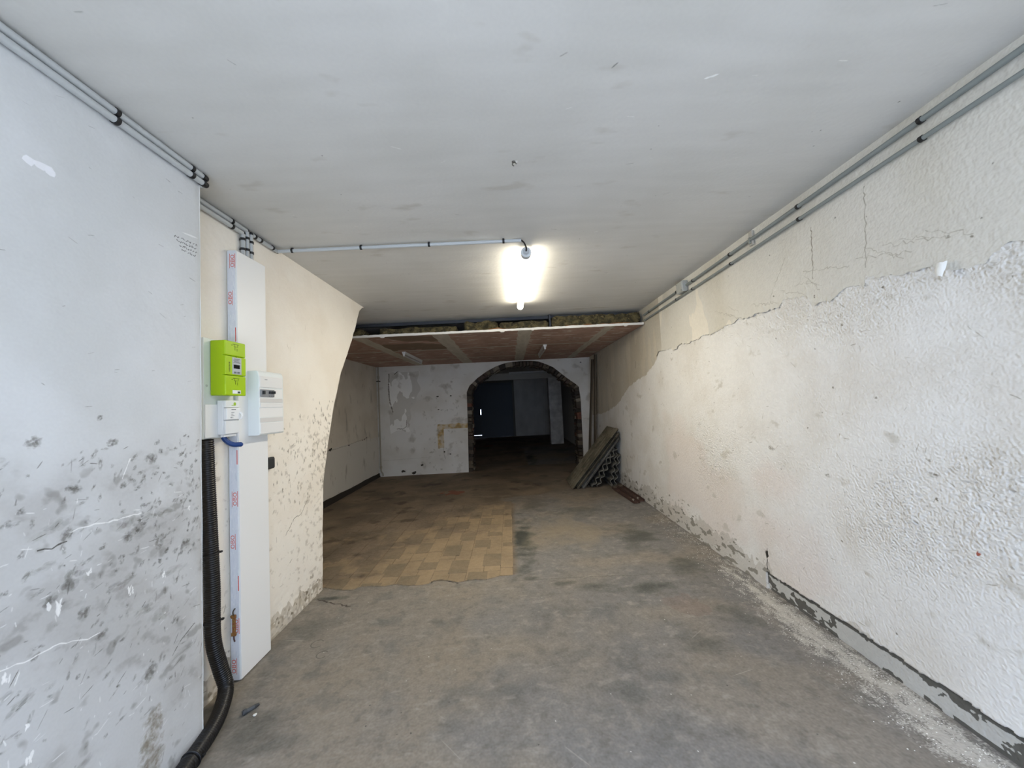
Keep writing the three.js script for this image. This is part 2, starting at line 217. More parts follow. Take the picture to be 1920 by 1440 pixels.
function recessColour(s, y) {
  const n = F(s * 2.2, y * 2.2, 4, 131), g = N(s * 100, y * 100, 132) * 2;
  let c = mix3([240, 234, 222], [231, 223, 209], step(-0.3, 0.5, n));
  const e = RAKE.length ? 3.2 - s : 0, d = F(s * 16, y * 21, 4, 133) + 0.2 * step(0.8, 0.0, Math.abs(e)) - 0.02; if (y < 1.4 && d > 0.3) c = mix3(c, [148, 139, 124], clamp((d - 0.25) * 1.2, 0, 0.35) * step(1.42, 1.2, y + 0.1 * N(s * 6, 0, 135)));
  const b = 0.1 + 0.06 * N(s * 5, 0.4, 137) + 0.04 * N(s * 20, y * 14, 138); if (y < b) c = mix3(c, [150, 138, 118], 0.35 + 0.3 * step(0, 0.3, N(s * 25, y * 25, 139)));
  return [c[0] + g + n * 5, c[1] + g + n * 5, c[2] + g + n * 5];
}
const recessHeight = (s, y) => 0.003 * F(s * 3, y * 3, 3, 141) + 0.0007 * N(s * 35, y * 35, 143) + (y < 0.25 ? 0.006 * (0.25 - y) / 0.25 * F(s * 12, y * 12, 3, 145) : 0);
function recessMarks(c) {
  for (let i = 0; i < 120; i++) { const y = rr(0.75, 1.38), s = Math.min(rr(2.45, 3.35), poly([[0.7, 3.12], [1.09, 3.22], [1.4, 3.33]], y)); smudge(c, s - rnd() * 0.04, y, rr(0.003, 0.012), rr(0.006, 0.02), rr(-0.5, 0.3), '#57503f', rr(0.4, 0.9)); }
  for (let i = 0; i < 60; i++) smudge(c, rr(3.0, 3.4), rr(1.0, 1.5), rr(0.003, 0.01), rr(0.006, 0.022), rr(-0.4, 0.3), '#4e4838', rr(0.4, 0.9));
  for (let i = 0; i < 90; i++) streak(c, rr(1.9, 3.2), rr(0.0, 1.4), rr(0.012, 0.05), rr(0.0015, 0.004), rr(-0.4, 1.8), rnd() < 0.55 ? '#6b6352' : '#f6f2e8', rr(0.4, 0.85));
  crackLine(c, [[2.62, 0.58], [2.72, 0.66], [2.82, 0.67], [2.9, 0.74]], 0.004, '#5c5546', 0.8, 0.004);
  for (let i = 0; i < 14; i++) streak(c, rr(2.5, 3.9), rr(1.5, 2.4), rr(0.02, 0.05), rr(0.001, 0.003), rr(0.8, 2.2), '#a89e8b', rr(0.4, 0.7));
  for (let i = 0; i < 80; i++) chip(c, rr(1.95, 3.11), Math.abs(rr(-0.1, 0.18)), rr(0.005, 0.02), rnd() < 0.5 ? '#f3efe4' : '#7c7260', rr(0.4, 0.9), 0.8);
}
const wallRecess = structure('wall_left', 'cream painted wall behind the meter, ending in a raking edge', 'wall');
{
  const s0 = 1.7, s1 = 4.2, w = s1 - s0, m = std({ roughness: 0.85, map: colourMap(w, H, 500, (x, y) => recessColour(s0 + x, y), (c) => { c.translate(-s0, 0); recessMarks(c); }) });
  m.bumpMap = heightMap(w, H, 400, (x, y) => recessHeight(s0 + x, y)); m.bumpScale = 1;
  const edge = (y) => { for (let i = 1; i < RAKE.length; i++) if (y <= RAKE[i][1]) return lerp(RAKE[i - 1][0], RAKE[i][0], (y - RAKE[i - 1][1]) / (RAKE[i][1] - RAKE[i - 1][1])); return RAKE[RAKE.length - 1][0]; };
  const we = (y) => edge(y) + 0.004 * N(y * 14, 0.2, 6) + 0.003 * N(y * 40, 0.7, 8), T = 0.1;
  const uvBySY = (g) => { const p = g.attributes.position, uv = g.attributes.uv; for (let i = 0; i < p.count; i++) uv.setXY(i, (-p.getZ(i) - s0) / w, p.getY(i) / H); return g; };
  const rim = (v) => { const y = v * H; return we(y); };
  part('plaster', uvBySY(grid(120, 160, (u, v) => { const y = v * H, e = rim(v) - 0.012, s = lerp(s0, e, u); return [XW + recessHeight(s, y), y, -s]; })), m, wallRecess);
  part('plaster', uvBySY(grid(6, 160, (u, v) => { const y = v * H, a = u * Math.PI / 2, e = rim(v) - 0.012; return [XW - 0.012 * (1 - Math.cos(a)) + recessHeight(e, y) * (1 - u), y, -(e + 0.012 * Math.sin(a))]; })), m, wallRecess);
  part('plaster', uvBySY(grid(4, 160, (u, v) => [XW - 0.012 - u * (T - 0.012), v * H, -rim(v)])), m, wallRecess);
  part('plaster', uvBySY(grid(30, 40, (u, v) => [XW - T, v * H, -lerp(rim(v), s0, u)])), m, wallRecess);
}

// ---------------------------------------------------------------- far side wall, back wall with the arch
function farColour(s, y) {
  const n = F(s * 1.7, y * 1.7, 4, 151); let c = mix3([218, 209, 192], [203, 193, 175], step(-0.3, 0.5, n));
  if (y < 0.83 + 0.01 * N(s * 6, 0, 152)) c = mix3(c, [214, 210, 200], 0.7);
  const d = F(s * 5, y * 2, 4, 153); if (d > 0.3) c = mix3(c, [140, 132, 116], clamp((d - 0.3) * 2, 0, 0.5));
  return [c[0] + n * 6, c[1] + n * 6, c[2] + n * 6];
}
const wallFar = structure('wall_left', 'dim beige wall of the side bay with dark holes along a seam', 'wall');
{
  const s0 = 1.9, s1 = 8.2, w = s1 - s0;
  const m = std({ map: colourMap(w, H, 180, (x, y) => farColour(s0 + x, y), (c) => { c.translate(-s0, 0);
    for (const [s, y, r] of [[5.98, 0.81, 0.05], [6.02, 0.82, 0.035], [6.68, 0.81, 0.04], [7.39, 0.85, 0.025], [7.3, 0.84, 0.018], [7.5, 0.87, 0.025]]) chip(c, s, y, r, '#1f1c17', 0.95, 0.5);
    crackLine(c, [[5.5, 0.8], [6.6, 0.815], [7.6, 0.87]], 0.012, '#8b8372', 0.5, 0.006); for (let i = 0; i < 50; i++) streak(c, rr(5.4, 8.1), rr(0.1, 2.2), rr(0.03, 0.12), rr(0.005, 0.012), rr(1, 2), '#6f6755', rr(0.2, 0.6)); }) });
  part('plaster', grid(120, 50, (u, v) => [XF + 0.006 * F(u * 9, v * 4, 3, 161), v * H, -lerp(s0, s1, u)]), m, wallFar);
  part('masonry', span(XF - 0.03, XF - 0.2, -0.1, H + 0.15, -1.8, ZB - 0.1), col(0x8d857a, 0.95), wallFar);
  part('masonry', span(XF - 0.02, XW - 0.09, -0.1, H + 0.1, -1.78, -1.98), col(0xd8d1c3, 0.95), wallFar);
}
const skirt = structure('baseboard_left', 'dark crumbling skirting along the beige side-bay wall', 'skirting');
part('skirting', grid(80, 4, (u, v) => { const s = lerp(2.0, 8.14, u); return [XF + 0.03 - 0.02 * v + 0.008 * N(s * 5, v * 2, 3), v * (0.085 + 0.012 * N(s * 3, 0, 5)), -s]; }), col(0x2a241d, 0.95), skirt);
part('skirting', grid(80, 1, (u, v) => { const s = lerp(2.0, 8.14, u); return [XF + 0.01 - 0.012 * v + 0.008 * N(s * 5, 2, 3) * (1 - v), 0.085 + 0.012 * N(s * 3, 0, 5), -s]; }), col(0x2a241d, 0.95), skirt);

const ARCH = [[-0.93, 0], [-0.91, 0.9], [-0.9, 1.68], [-0.84, 1.81], [-0.66, 1.97], [-0.46, 2.1], [-0.28, 2.19], [-0.1, 2.25], [0.1, 2.28], [0.3, 2.288], [0.5, 2.282], [0.65, 2.26], [0.8, 2.2], [0.96, 2.12], [1.1, 2.0], [1.25, 1.87], [1.42, 1.74], [1.48, 1.68], [1.505, 1.4], [1.5, 0.6], [1.49, 0]];
function backColour(x, y) {
  const n = F(x * 1.8, y * 1.8, 4, 171); let c = mix3([222, 219, 212], [206, 201, 191], step(-0.3, 0.5, n));
  const px = (x + 2.53) / 0.62, inside = px > 0.04 * N(y * 6, 0, 172) && px < 1.0 - 0.35 * step(1.75, 1.2, y) + 0.1 * N(y * 5, 3, 173) && y < 2.17 + 0.02 * N(x * 9, 0, 174) && y > 0.92 + 0.05 * N(x * 7, 1, 175) + 0.25 * step(0.6, 0.9, px);
  if (inside) { c = F(x * 4, y * 2.2, 3, 176) > 0.02 ? [238, 236, 230] : [203, 199, 190]; }
  const d = F(x * 4, y * 4, 5, 177); if (d > 0.25) c = mix3(c, [160, 153, 140], clamp((d - 0.25) * 2, 0, 0.5));
  const yl = (x > -1.55 + 0.02 * N(y * 9, 0, 178) && x < -0.9 && y > 0.93 && y < 1.03 + 0.015 * N(x * 10, 0, 179)) || (x > -1.55 && x < -1.42 && y > 0.53 + 0.02 * N(x * 14, 1, 180) && y < 1.0); if (yl) c = mix3(c, mix3([182, 146, 82], [150, 120, 70], step(-0.3, 0.5, N(x * 14, y * 14, 181))), 0.35 + 0.5 * step(-0.2, 0.4, F(x * 9, y * 9, 3, 182)));
  return [c[0] + n * 6, c[1] + n * 6, c[2] + n * 6];
}
const wallBack = structure('wall_back', 'white back wall with peeling patch, ochre stripe and rough arched opening', 'wall');
{
  const x0 = -2.85, w = 4.7, tex = colourMap(w, H, 300, (x, y) => backColour(x + x0, y), (c) => { c.translate(-x0, 0);
    crackLine(c, [[-2.53, 2.15], [-2.55, 1.8], [-2.53, 1.55], [-2.47, 1.33]], 0.02, '#5b554a', 0.8, 0.006); crackLine(c, [[-2.4, 0.98], [-2.28, 0.97], [-2.2, 1.02], [-2.19, 1.15]], 0.014, '#7a7467', 0.7, 0.008); crackLine(c, [[-2.42, 2.13], [-2.33, 2.2]], 0.014, '#4a453b', 0.8);
    for (const [x, y, r] of [[-1.52, 1.62, 0.03], [-1.24, 1.62, 0.025], [-1.51, 1.34, 0.02], [-2.3, 0.09, 0.05], [-2.07, 0.05, 0.06], [-1.9, 0.2, 0.04], [-1.42, 0.45, 0.03], [-1.3, 0.4, 0.025], [1.55, 2.2, 0.02]]) chip(c, x, y, r, '#2b2620', 0.9, 0.6);
    crackLine(c, [[-1.44, 0.55], [-1.43, 0.4], [-1.4, 0.3]], 0.01, '#7b7468', 0.6); crackLine(c, [[-2.7, 0.33], [-2.2, 0.34], [-1.7, 0.36]], 0.005, '#9a9486', 0.5);
    for (let i = 0; i < 60; i++) smudge(c, rr(-1.9, -0.95), rr(0.05, 2.0), rr(0.01, 0.05), rr(0.01, 0.03), rr(0, 3), '#75705f', rr(0.2, 0.6)); });
  const sh = new THREE.Shape([[-3.25, -0.02], [-0.93, -0.02], ...ARCH.slice(1, -1), [1.49, -0.02], [2.25, -0.02], [2.25, H + 0.2], [-3.25, H + 0.2]].map(([a, b]) => new THREE.Vector2(a, b)));
  const g = new THREE.ExtrudeGeometry(sh, { depth: 0.46, bevelEnabled: false }).translate(0, 0, ZB - 0.46), p = g.attributes.position, uv = g.attributes.uv, nn = g.attributes.normal;
  for (let i = 0; i < p.count; i++) uv.setXY(i, (p.getX(i) - x0 + (Math.abs(nn.getZ(i)) < 0.5 ? p.getZ(i) - ZB : 0)) / w, p.getY(i) / H);
  const m = std({ map: tex }); m.bumpMap = heightMap(w, H, 200, (x, y) => 0.004 * F((x + x0) * 3, y * 3, 4, 191)); m.bumpScale = 1;
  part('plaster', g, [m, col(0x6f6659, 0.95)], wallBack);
  // rough bricks lining the arch, one course after another, two deep
  const len = [0]; for (let i = 1; i < ARCH.length; i++) len.push(len[i - 1] + Math.hypot(ARCH[i][0] - ARCH[i - 1][0], ARCH[i][1] - ARCH[i - 1][1]));
  const at = (d) => { let i = 1; while (i < ARCH.length - 1 && len[i] < d) i++; const t = (d - len[i - 1]) / (len[i] - len[i - 1]), [ax, ay] = ARCH[i - 1], [bx, by] = ARCH[i]; return [lerp(ax, bx, t), lerp(ay, by, t), Math.atan2(by - ay, bx - ax)]; };
  const bm = [0x463c33, 0x51443a, 0x38332d, 0x625849, 0x6a4638, 0x4b443b, 0x7d7466].map((c) => col(c, 0.95));
  const geos = [0, 1, 2, 3, 4].map((k) => { const q = mergeVertices(new THREE.BoxGeometry(0.066, 0.125, 0.215, 2, 3, 3).deleteAttribute('uv').deleteAttribute('normal')), a = q.attributes.position; for (let i = 0; i < a.count; i++) a.setXYZ(i, a.getX(i) * (1 + 0.12 * N(i * 1.7, k * 5, 3)), a.getY(i) + 0.016 * N(i * 2.3, k * 7, 4), a.getZ(i) + 0.014 * N(i * 1.3, k * 3, 5)); const f = q.toNonIndexed(); f.computeVertexNormals(); return f; });
  const total = len[len.length - 1], n = Math.round(total / 0.076);
  for (let i = 0; i < n; i++) for (const k of [0, 1]) {
    const [x, y, a] = at(((i + 0.5) / n) * total), jam = i < n * 0.26 || i > n * 0.75, red = jam && rnd() < 0.13;
    const b = mesh('brick', geos[Math.floor(rnd() * 5)], red ? bm[4] : bm[[0, 2, 2, 3, 5, 5, 6, 1][Math.floor(rnd() * 8)]], wallBack); b.position.set(x, y, ZB - 0.134 - k * 0.225 + rr(-0.01, 0.01)); b.rotation.z = a + rr(-0.12, 0.12); b.scale.set(rr(0.75, 1.25), rr(0.85, 1.1), 1);
    const inw = 0.032 + rr(-0.014, 0.014); b.position.x += Math.sin(a) * inw; b.position.y -= Math.cos(a) * inw;
  }
}

// ---------------------------------------------------------------- floor: front slab, rear screed, worn tiles
const TF = [[-2.9, -3.12], [-1.55, -3.133], [-1.38, -3.078], [-1.275, -3.073], [-1.254, -3.124], [-1.05, -3.115], [-0.977, -3.14], [-0.9, -3.11], [-0.856, -3.097], [-0.764, -3.093], [-0.705, -3.114], [-0.688, -3.165], [-0.615, -3.176], [-0.54, -3.14], [-0.471, -3.105], [-0.39, -3.136], [-0.256, -3.13], [-0.152, -3.18], [-0.045, -3.185], [0.1, -3.1], [1.8, -3.06]];
const front = (x) => poly(TF, x) + 0.008 * N(x * 22, 0.5, 9);
function concrete(x, z) {
  const n = F(x * 1.5, z * 1.5, 5, 201), m = F(x * 4.5, z * 4.5, 4, 203), g = N(x * 95, z * 95, 205) * 7 + N(x * 42, z * 42, 206) * 6;
  let c = mix3([136, 129, 119], [124, 121, 117], step(-0.4, 0.4, x * 0.35 + n));
  c = mix3(c, [146, 134, 117], 0.5 * step(0.05, 0.5, F(x * 1.1 + 4, z * 1.3, 3, 207) + 0.22));
  c = mix3(c, [104, 103, 99], 0.42 * step(0.05, 0.55, m)); c = mix3(c, [92, 93, 90], 0.4 * step(0.2, 0.6, F(x * 3.1, z * 3.1, 5, 209))); const fl = F(x * 14, z * 14, 4, 210); c = mix3(c, fl > 0 ? [158, 151, 140] : [98, 94, 87], 0.35 * step(0.1, 0.5, Math.abs(fl)));
  const gx = F(x * 8, z * 14, 4, 211); c = mix3(c, [166, 160, 150], 0.35 * step(0.22, 0.5, gx));
  // plaster dust fallen along the foot of the peeling wall, in grains
  const dw = 1.64 - x + (x > 1.2 ? 0.05 * F(x * 7, z * 3, 3, 213) : 0), dust = step(0.22, 0.0, Math.abs(dw) * 1.1) * step(-3.6, -2.4, z) + (x > 1.62 ? 0.25 : 0); if (dust > 0) c = mix3(c, [205, 200, 190], 0.8 * clamp((N(x * 130, z * 130, 215) * 0.8 + N(x * 30, z * 16, 216) * 0.7 + F(x * 8, z * 4, 2, 218) * 0.7 + dust * 1.25 - 0.6) * 1.3));
  // blackish damp stains
  const sf = 0.75 * F(x * 5, z * 7, 5, 217); for (const [a, b, rx, rz, k] of STAINS) { const q = 1 - Math.hypot((x - a) / rx, (z - b) / rz) + sf; if (q > 0.2) c = mix3(c, [70, 72, 66], k * clamp((q - 0.2) * 1.6)); }
  const red = 1 - Math.hypot((x - 1.12) / 0.22, (z + 2.62) / 0.16) + 0.6 * F(x * 7, z * 7, 3, 219); if (red > 0.3) c = mix3(c, [126, 104, 95], 0.25);
  const t = g + n * 6 - 6; return [c[0] + t, c[1] + t, c[2] + t];
}
const STAINS = [[0.55, -2.93, 0.22, 0.1, 0.6], [0.95, -2.86, 0.26, 0.12, 0.75], [0.3, -3.0, 0.2, 0.06, 0.5], [0.06, -3.95, 0.17, 1.0, 0.95], [1.2, -3.9, 0.3, 0.5, 0.6], [1.4, -3.2, 0.2, 0.4, 0.55], [0.85, -4.9, 0.5, 0.3, 0.4], [0.25, -5.3, 0.25, 0.5, 0.5], [1.35, -2.45, 0.15, 0.2, 0.4], [0.5, -1.9, 0.12, 0.12, 0.35], [1.0, -2.2, 0.18, 0.1, 0.35], [-1.4, -2.95, 0.14, 0.05, 0.9], [-1.35, -2.6, 0.2, 0.3, 0.3], [-1.2, -1.75, 0.25, 0.2, 0.4]];
function screed(x, z) {
  const n = F(x * 1.7, z * 1.7, 5, 231), g = N(x * 60, z * 60, 233) * 5 + N(x * 25, z * 30, 234) * 4;
  let c = mix3([130, 114, 94], [104, 91, 75], step(-0.35, 0.4, F(x * 1.7, z * 1.7, 4, 235)));
  c = mix3(c, [72, 60, 47], 0.6 * step(0.22, 0.45, F(x * 2.6, z * 3.2, 5, 237))); c = mix3(c, [140, 127, 108], 0.5 * step(0.25, 0.5, F(x * 3.2, z * 3.4, 4, 239)));
  const red = 1 - Math.hypot((x + 0.95) / 0.32, (z + 6.3) / 0.3) + 0.7 * F(x * 6, z * 6, 3, 241); if (red > 0.55) c = mix3(c, [134, 66, 40], 0.6);
  return [c[0] + g + n * 6, c[1] + g + n * 6, c[2] + g + n * 6];
}
function rearFloor(x, z) {
  const k = step(-0.06, 0.02, x + 0.012 * N(z * 9, 0, 251) - 0.25 * step(-5.2, -6.2, z) + (z < -5.4 ? 0.5 * N(z * 1.5, x, 252) : 0));
  if (k <= 0) return screed(x, z); const far = step(-4.9, -6.4, z + 0.5 * n1(x, z)), a = k < 1 || far > 0 ? screed(x, z) : null;
  let b = concrete(x, z); b = mix3(b, [140, 128, 108], 0.5 * step(0.05, 0.4, F(x * 1.6, z * 1.2, 4, 253) + 0.5 - Math.hypot((x - 0.65) / 0.8, (z + 3.9) / 1.6))); if (far > 0) b = mix3(b, a, 0.75 * far);
  return k < 1 ? mix3(a, b, k) : b;
}
const n1 = (x, z) => F(x * 1.3, z * 1.3, 3, 255);
const floorHeight = (x, z) => 0.006 * F(x * 1.6, z * 1.6, 3, 261);
const floorFine = (x, z) => 0.0016 * F(x * 9, z * 9, 3, 263) + 0.0008 * N(x * 70, z * 70, 265);
const floor = structure('floor', 'worn grey concrete garage floor with stains and an old tiled patch', 'floor');
function floorPiece(name, x0, x1, z0, z1, ppm, nu, nv, color, y0, marks) {           // z0 nearer the doorway
  const w = x1 - x0, d = z0 - z1, m = std({ roughness: 0.8, map: colourMap(w, d, ppm, (x, y) => color(x0 + x, z0 - y), marks) });
  m.bumpMap = heightMap(w, d, ppm, (x, y) => floorFine(x0 + x, z0 - y)); m.bumpScale = 1;
  return part(name, grid(nu, nv, (u, v) => [lerp(x0, x1, u), y0 + floorHeight(lerp(x0, x1, u), lerp(z0, z1, v)), lerp(z0, z1, v)]), m, floor);
}
floorPiece('concrete_slab', -1.56, 1.78, ZO, -1.2, 120, 60, 40, concrete, 0);
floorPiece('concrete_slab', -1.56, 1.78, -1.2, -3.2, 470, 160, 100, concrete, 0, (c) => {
  const P = (x, z) => [x + 1.56, -1.2 - z];
  crackLine(c, [[-0.692, -3.118], [-0.684, -3.158], [-0.615, -3.168], [-0.54, -3.132], [-0.471, -3.096]].map(([x, z]) => P(x, z)), 0.01, '#332c24', 0.9, 0.003); crackLine(c, TF.slice(1, 9).map(([x, z]) => P(x, z + 0.006)), 0.006, '#4f473b', 0.6, 0.004);  // shade of the gap at the broken tile edge, painted as dark lines
  crackLine(c, [P(-0.045, -3.1), P(0.4, -3.09), P(1.1, -3.075), P(1.7, -3.05)], 0.008, '#5d5a52', 0.7, 0.006); crackLine(c, [P(-1.5, -2.95), P(-1.36, -2.88), P(-1.2, -2.82)], 0.012, '#3d372f', 0.8, 0.01);
  for (let i = 0; i < 60; i++) { const x = rr(-1.3, 1.7), z = rr(-3.0, -1.4); chip(c, ...P(x, z), rr(0.0015, 0.004), '#e9e6de', rr(0.6, 1)); }
  for (let i = 0; i < 40; i++) { const x = rr(-1.4, 1.7), z = rr(-3.0, -1.4); chip(c, ...P(x, z), rr(0.002, 0.005), '#3a3833', rr(0.5, 0.9)); }
  for (let i = 0; i < 50; i++) streak(c, ...P(rr(-1.4, 1.7), rr(-3.0, -1.3)), rr(0.03, 0.16), rr(0.002, 0.006), rr(-0.8, 0.8), rnd() < 0.5 ? '#5c5952' : '#b5b0a5', rr(0.2, 0.5));
  for (const [x, z, r] of [[-1.226, -2.398, 0.035], [-1.144, -2.288, 0.03]]) { c.save(); c.globalAlpha = 0.6; c.strokeStyle = '#4a463e'; c.lineWidth = 0.006; const [a, b] = P(x, z); c.beginPath(); c.ellipse(a, b, r, r * 1.1, 0.3, 0.4, 5.4); c.stroke(); c.restore(); }
});
floorPiece('screed', -2.85, 1.78, -3.2, -8.7, 230, 120, 130, rearFloor, -0.001);
part('screed', grid(20, 4, (u, v) => [lerp(-2.85, -1.56, u), floorHeight(lerp(-2.85, -1.56, u), lerp(-1.9, -3.2, v)), lerp(-1.9, -3.2, v)]), col(0x6d604f, 0.9), floor);
part('foundation', span(-3, 2, -0.05, -0.3, ZO, ZB - 0.5), col(0x7d776c, 0.95), floor);
{ // worn cement tiles: pale ones laid in a grid, darker ones set among them
  const tx0 = -2.0, tz0 = -3.0, tw = 2.0, td = 2.6;
  const tileMap = (base, alt) => colourMap(tw, td, 420, (x, y) => { const X = tx0 + x, Z = tz0 - y, n = F(X * 3, Z * 3, 4, 271), g = N(X * 70, Z * 70, 273) * 6 + N(X * 24, Z * 24, 274) * 5;
    let c = mix3(base, alt, step(-0.3, 0.4, n)); const dirt = 0.92 * step(-0.2, 0.75, F(X * 2, Z * 2.6, 4, 275) + 0.5 * F(X * 9, Z * 9, 3, 276) + (-0.85 - X) * 0.7 + (-4.1 - Z) * 0.5) + 0.12; const s = screed(X, Z); c = mix3(c, s, clamp(dirt * 1.15)); return [c[0] + g, c[1] + g, c[2] + g]; });
  const pale = std({ roughness: 0.75, map: tileMap([158, 137, 107], [142, 124, 98]) }), dark = std({ roughness: 0.75, map: tileMap([132, 116, 92], [121, 108, 87]) });
  const tile = (x0, x1, zn, zf, y, m) => {                             // clipped by the broken front edge
    x1 = Math.min(x1, -0.042 + 0.008 * N(zn * 12, 0, 3)); if (x1 - x0 < 0.02) return;
    const pts = [], n = 6; for (let i = 0; i <= n; i++) { const x = lerp(x0, x1, i / n); pts.push([x, Math.min(zn, front(x))]); } if (pts.every(([, z]) => z <= zf + 0.01)) return;
    for (const p of pts) p[1] = Math.max(p[1], zf + 0.004);
    const sh = new THREE.Shape([...pts.map(([x, z]) => new THREE.Vector2(x, -z)), new THREE.Vector2(x1, -zf), new THREE.Vector2(x0, -zf)]);
    const g = new THREE.ExtrudeGeometry(sh, { depth: 0.007, bevelEnabled: false }).rotateX(-Math.PI / 2), p = g.attributes.position, uv = g.attributes.uv;
    for (let i = 0; i < p.count; i++) { uv.setXY(i, (p.getX(i) - tx0) / tw, (tz0 - -(-p.getZ(i))) / td); }
    for (let i = 0; i < p.count; i++) uv.setXY(i, (p.getX(i) - tx0) / tw, (tz0 - p.getZ(i)) / td);
    g.translate(0, y + floorHeight((x0 + x1) / 2, zf), 0); part('tile', g, m, floor);
  };
  const gap = 0.0015;
  for (let i = 0; i < 14; i++) for (let j = 0; j < 10; j++) { const x0 = -1.96 + i * 0.1395, zn = -3.03 - j * 0.245 - (i % 2) * 0.055; if (zn - 0.245 < -5.55) continue; tile(x0 + gap, x0 + 0.1395 - gap, zn - gap, zn - 0.245 + gap, -0.003 + rr(0, 0.0006), pale); }
  for (let r = -1; r < 6; r++) for (let i = -4; i < 4; i++) { const x0 = -0.585 + i * 0.279 - (((r % 2) + 2) % 2) * 0.108 + rr(-0.006, 0.006), zn = -3.272 - r * 0.379 - (((i % 2) + 2) % 2) * 0.108 + rr(-0.008, 0.008); if (x0 < -1.96 || zn - 0.265 < -5.5) continue; tile(x0, x0 + 0.158, zn, zn - 0.262, -0.0018 + rr(0, 0.0005), dark); }
}

// ---------------------------------------------------------------- ceiling
function ceilColour(x, z) {
  const n = F(x * 1.3, z * 1.3, 4, 301), b = N(x * 2.2, z * 16, 303), g = N(x * 80, z * 80, 305) * 1.5;
  let c = mix3([214, 212, 206], [205, 203, 196], step(-0.4, 0.5, n)); const t = b * 3 + g + n * 3; const d = F(x * 3, z * 7, 4, 307) + step(-3.6, -4.8, z) * 0.12; if (d > 0.38) c = mix3(c, [184, 179, 168], clamp((d - 0.38) * 2, 0, 0.5));
  return [c[0] + t, c[1] + t, c[2] + t];
}
const ceiling = structure('ceiling', 'smooth off-white painted garage ceiling with small chips', 'ceiling');
{
  const mk = (x0, x1, z0, z1, ppm, marks, nu, nv) => { const w = x1 - x0, d = z0 - z1, m = std({ roughness: 0.7, map: colourMap(w, d, ppm, (x, y) => ceilColour(x0 + x, z1 + y), marks) });
    m.bumpMap = heightMap(w, d, Math.min(ppm, 250), (x, y) => 0.0009 * F((x0 + x) * 2.2, (z1 + y) * 7, 3, 311) + 0.0002 * N((x0 + x) * 50, (z1 + y) * 50, 313)); m.bumpScale = 1;
    part('plaster', grid(nu, nv, (u, v) => { const x = lerp(x0, x1, u), z = lerp(z1, z0, v); return [x, H + 0.003 * F(x * 1.4, z * 1.4, 3, 315), z]; }), m, ceiling); };
  mk(-1.55, 1.8, ZO, -0.85, 120, null, 40, 20);
  mk(-2.9, 1.8, -0.85, -5.0, 400, (c) => { const P = (x, z) => [x + 2.9, z + 5.0];
    for (let i = 0; i < 60; i++) streak(c, ...P(rr(-1.5, 1.7), rr(-4.6, -0.9)), rr(0.01, 0.05), rr(0.0015, 0.005), rr(-0.5, 0.6), rnd() < 0.6 ? '#f6f5f0' : '#8d8a82', rr(0.4, 0.8));
    for (let i = 0; i < 40; i++) chip(c, ...P(rr(-1.5, 1.7), rr(-4.6, -0.9)), rr(0.002, 0.005), '#6f6c64', rr(0.5, 0.9));
    streak(c, ...P(0.77, -1.3), 0.05, 0.01, 0.5, '#f7f7f4', 0.9); chip(c, ...P(0.075, -1.74), 0.018, '#efeee9', 0.8); streak(c, ...P(-0.83, -1.17), 0.03, 0.004, 2.2, '#77757080', 0.8); streak(c, ...P(0.41, -1.24), 0.03, 0.005, 0.9, '#6d6b66', 0.8);
    crackLine(c, [P(-2.0, -4.64), P(-1.2, -4.66), P(-0.2, -4.62), P(1.0, -4.6), P(1.7, -4.58)], 0.008, '#f4f2ea', 0.8, 0.006); }, 80, 70);
  mk(-2.9, 1.8, -5.0, -8.7, 60, null, 30, 30);
  part('slab', span(-3, 2, H + 0.03, H + 0.3, ZO, ZB - 0.5), col(0xa8a59c, 0.95), ceiling);
  part('lintel', span(XP, XR, H - 0.1, H + 0.03, ZO, ZO + 0.2), col(0xc8c5bd, 0.9), ceiling);
}
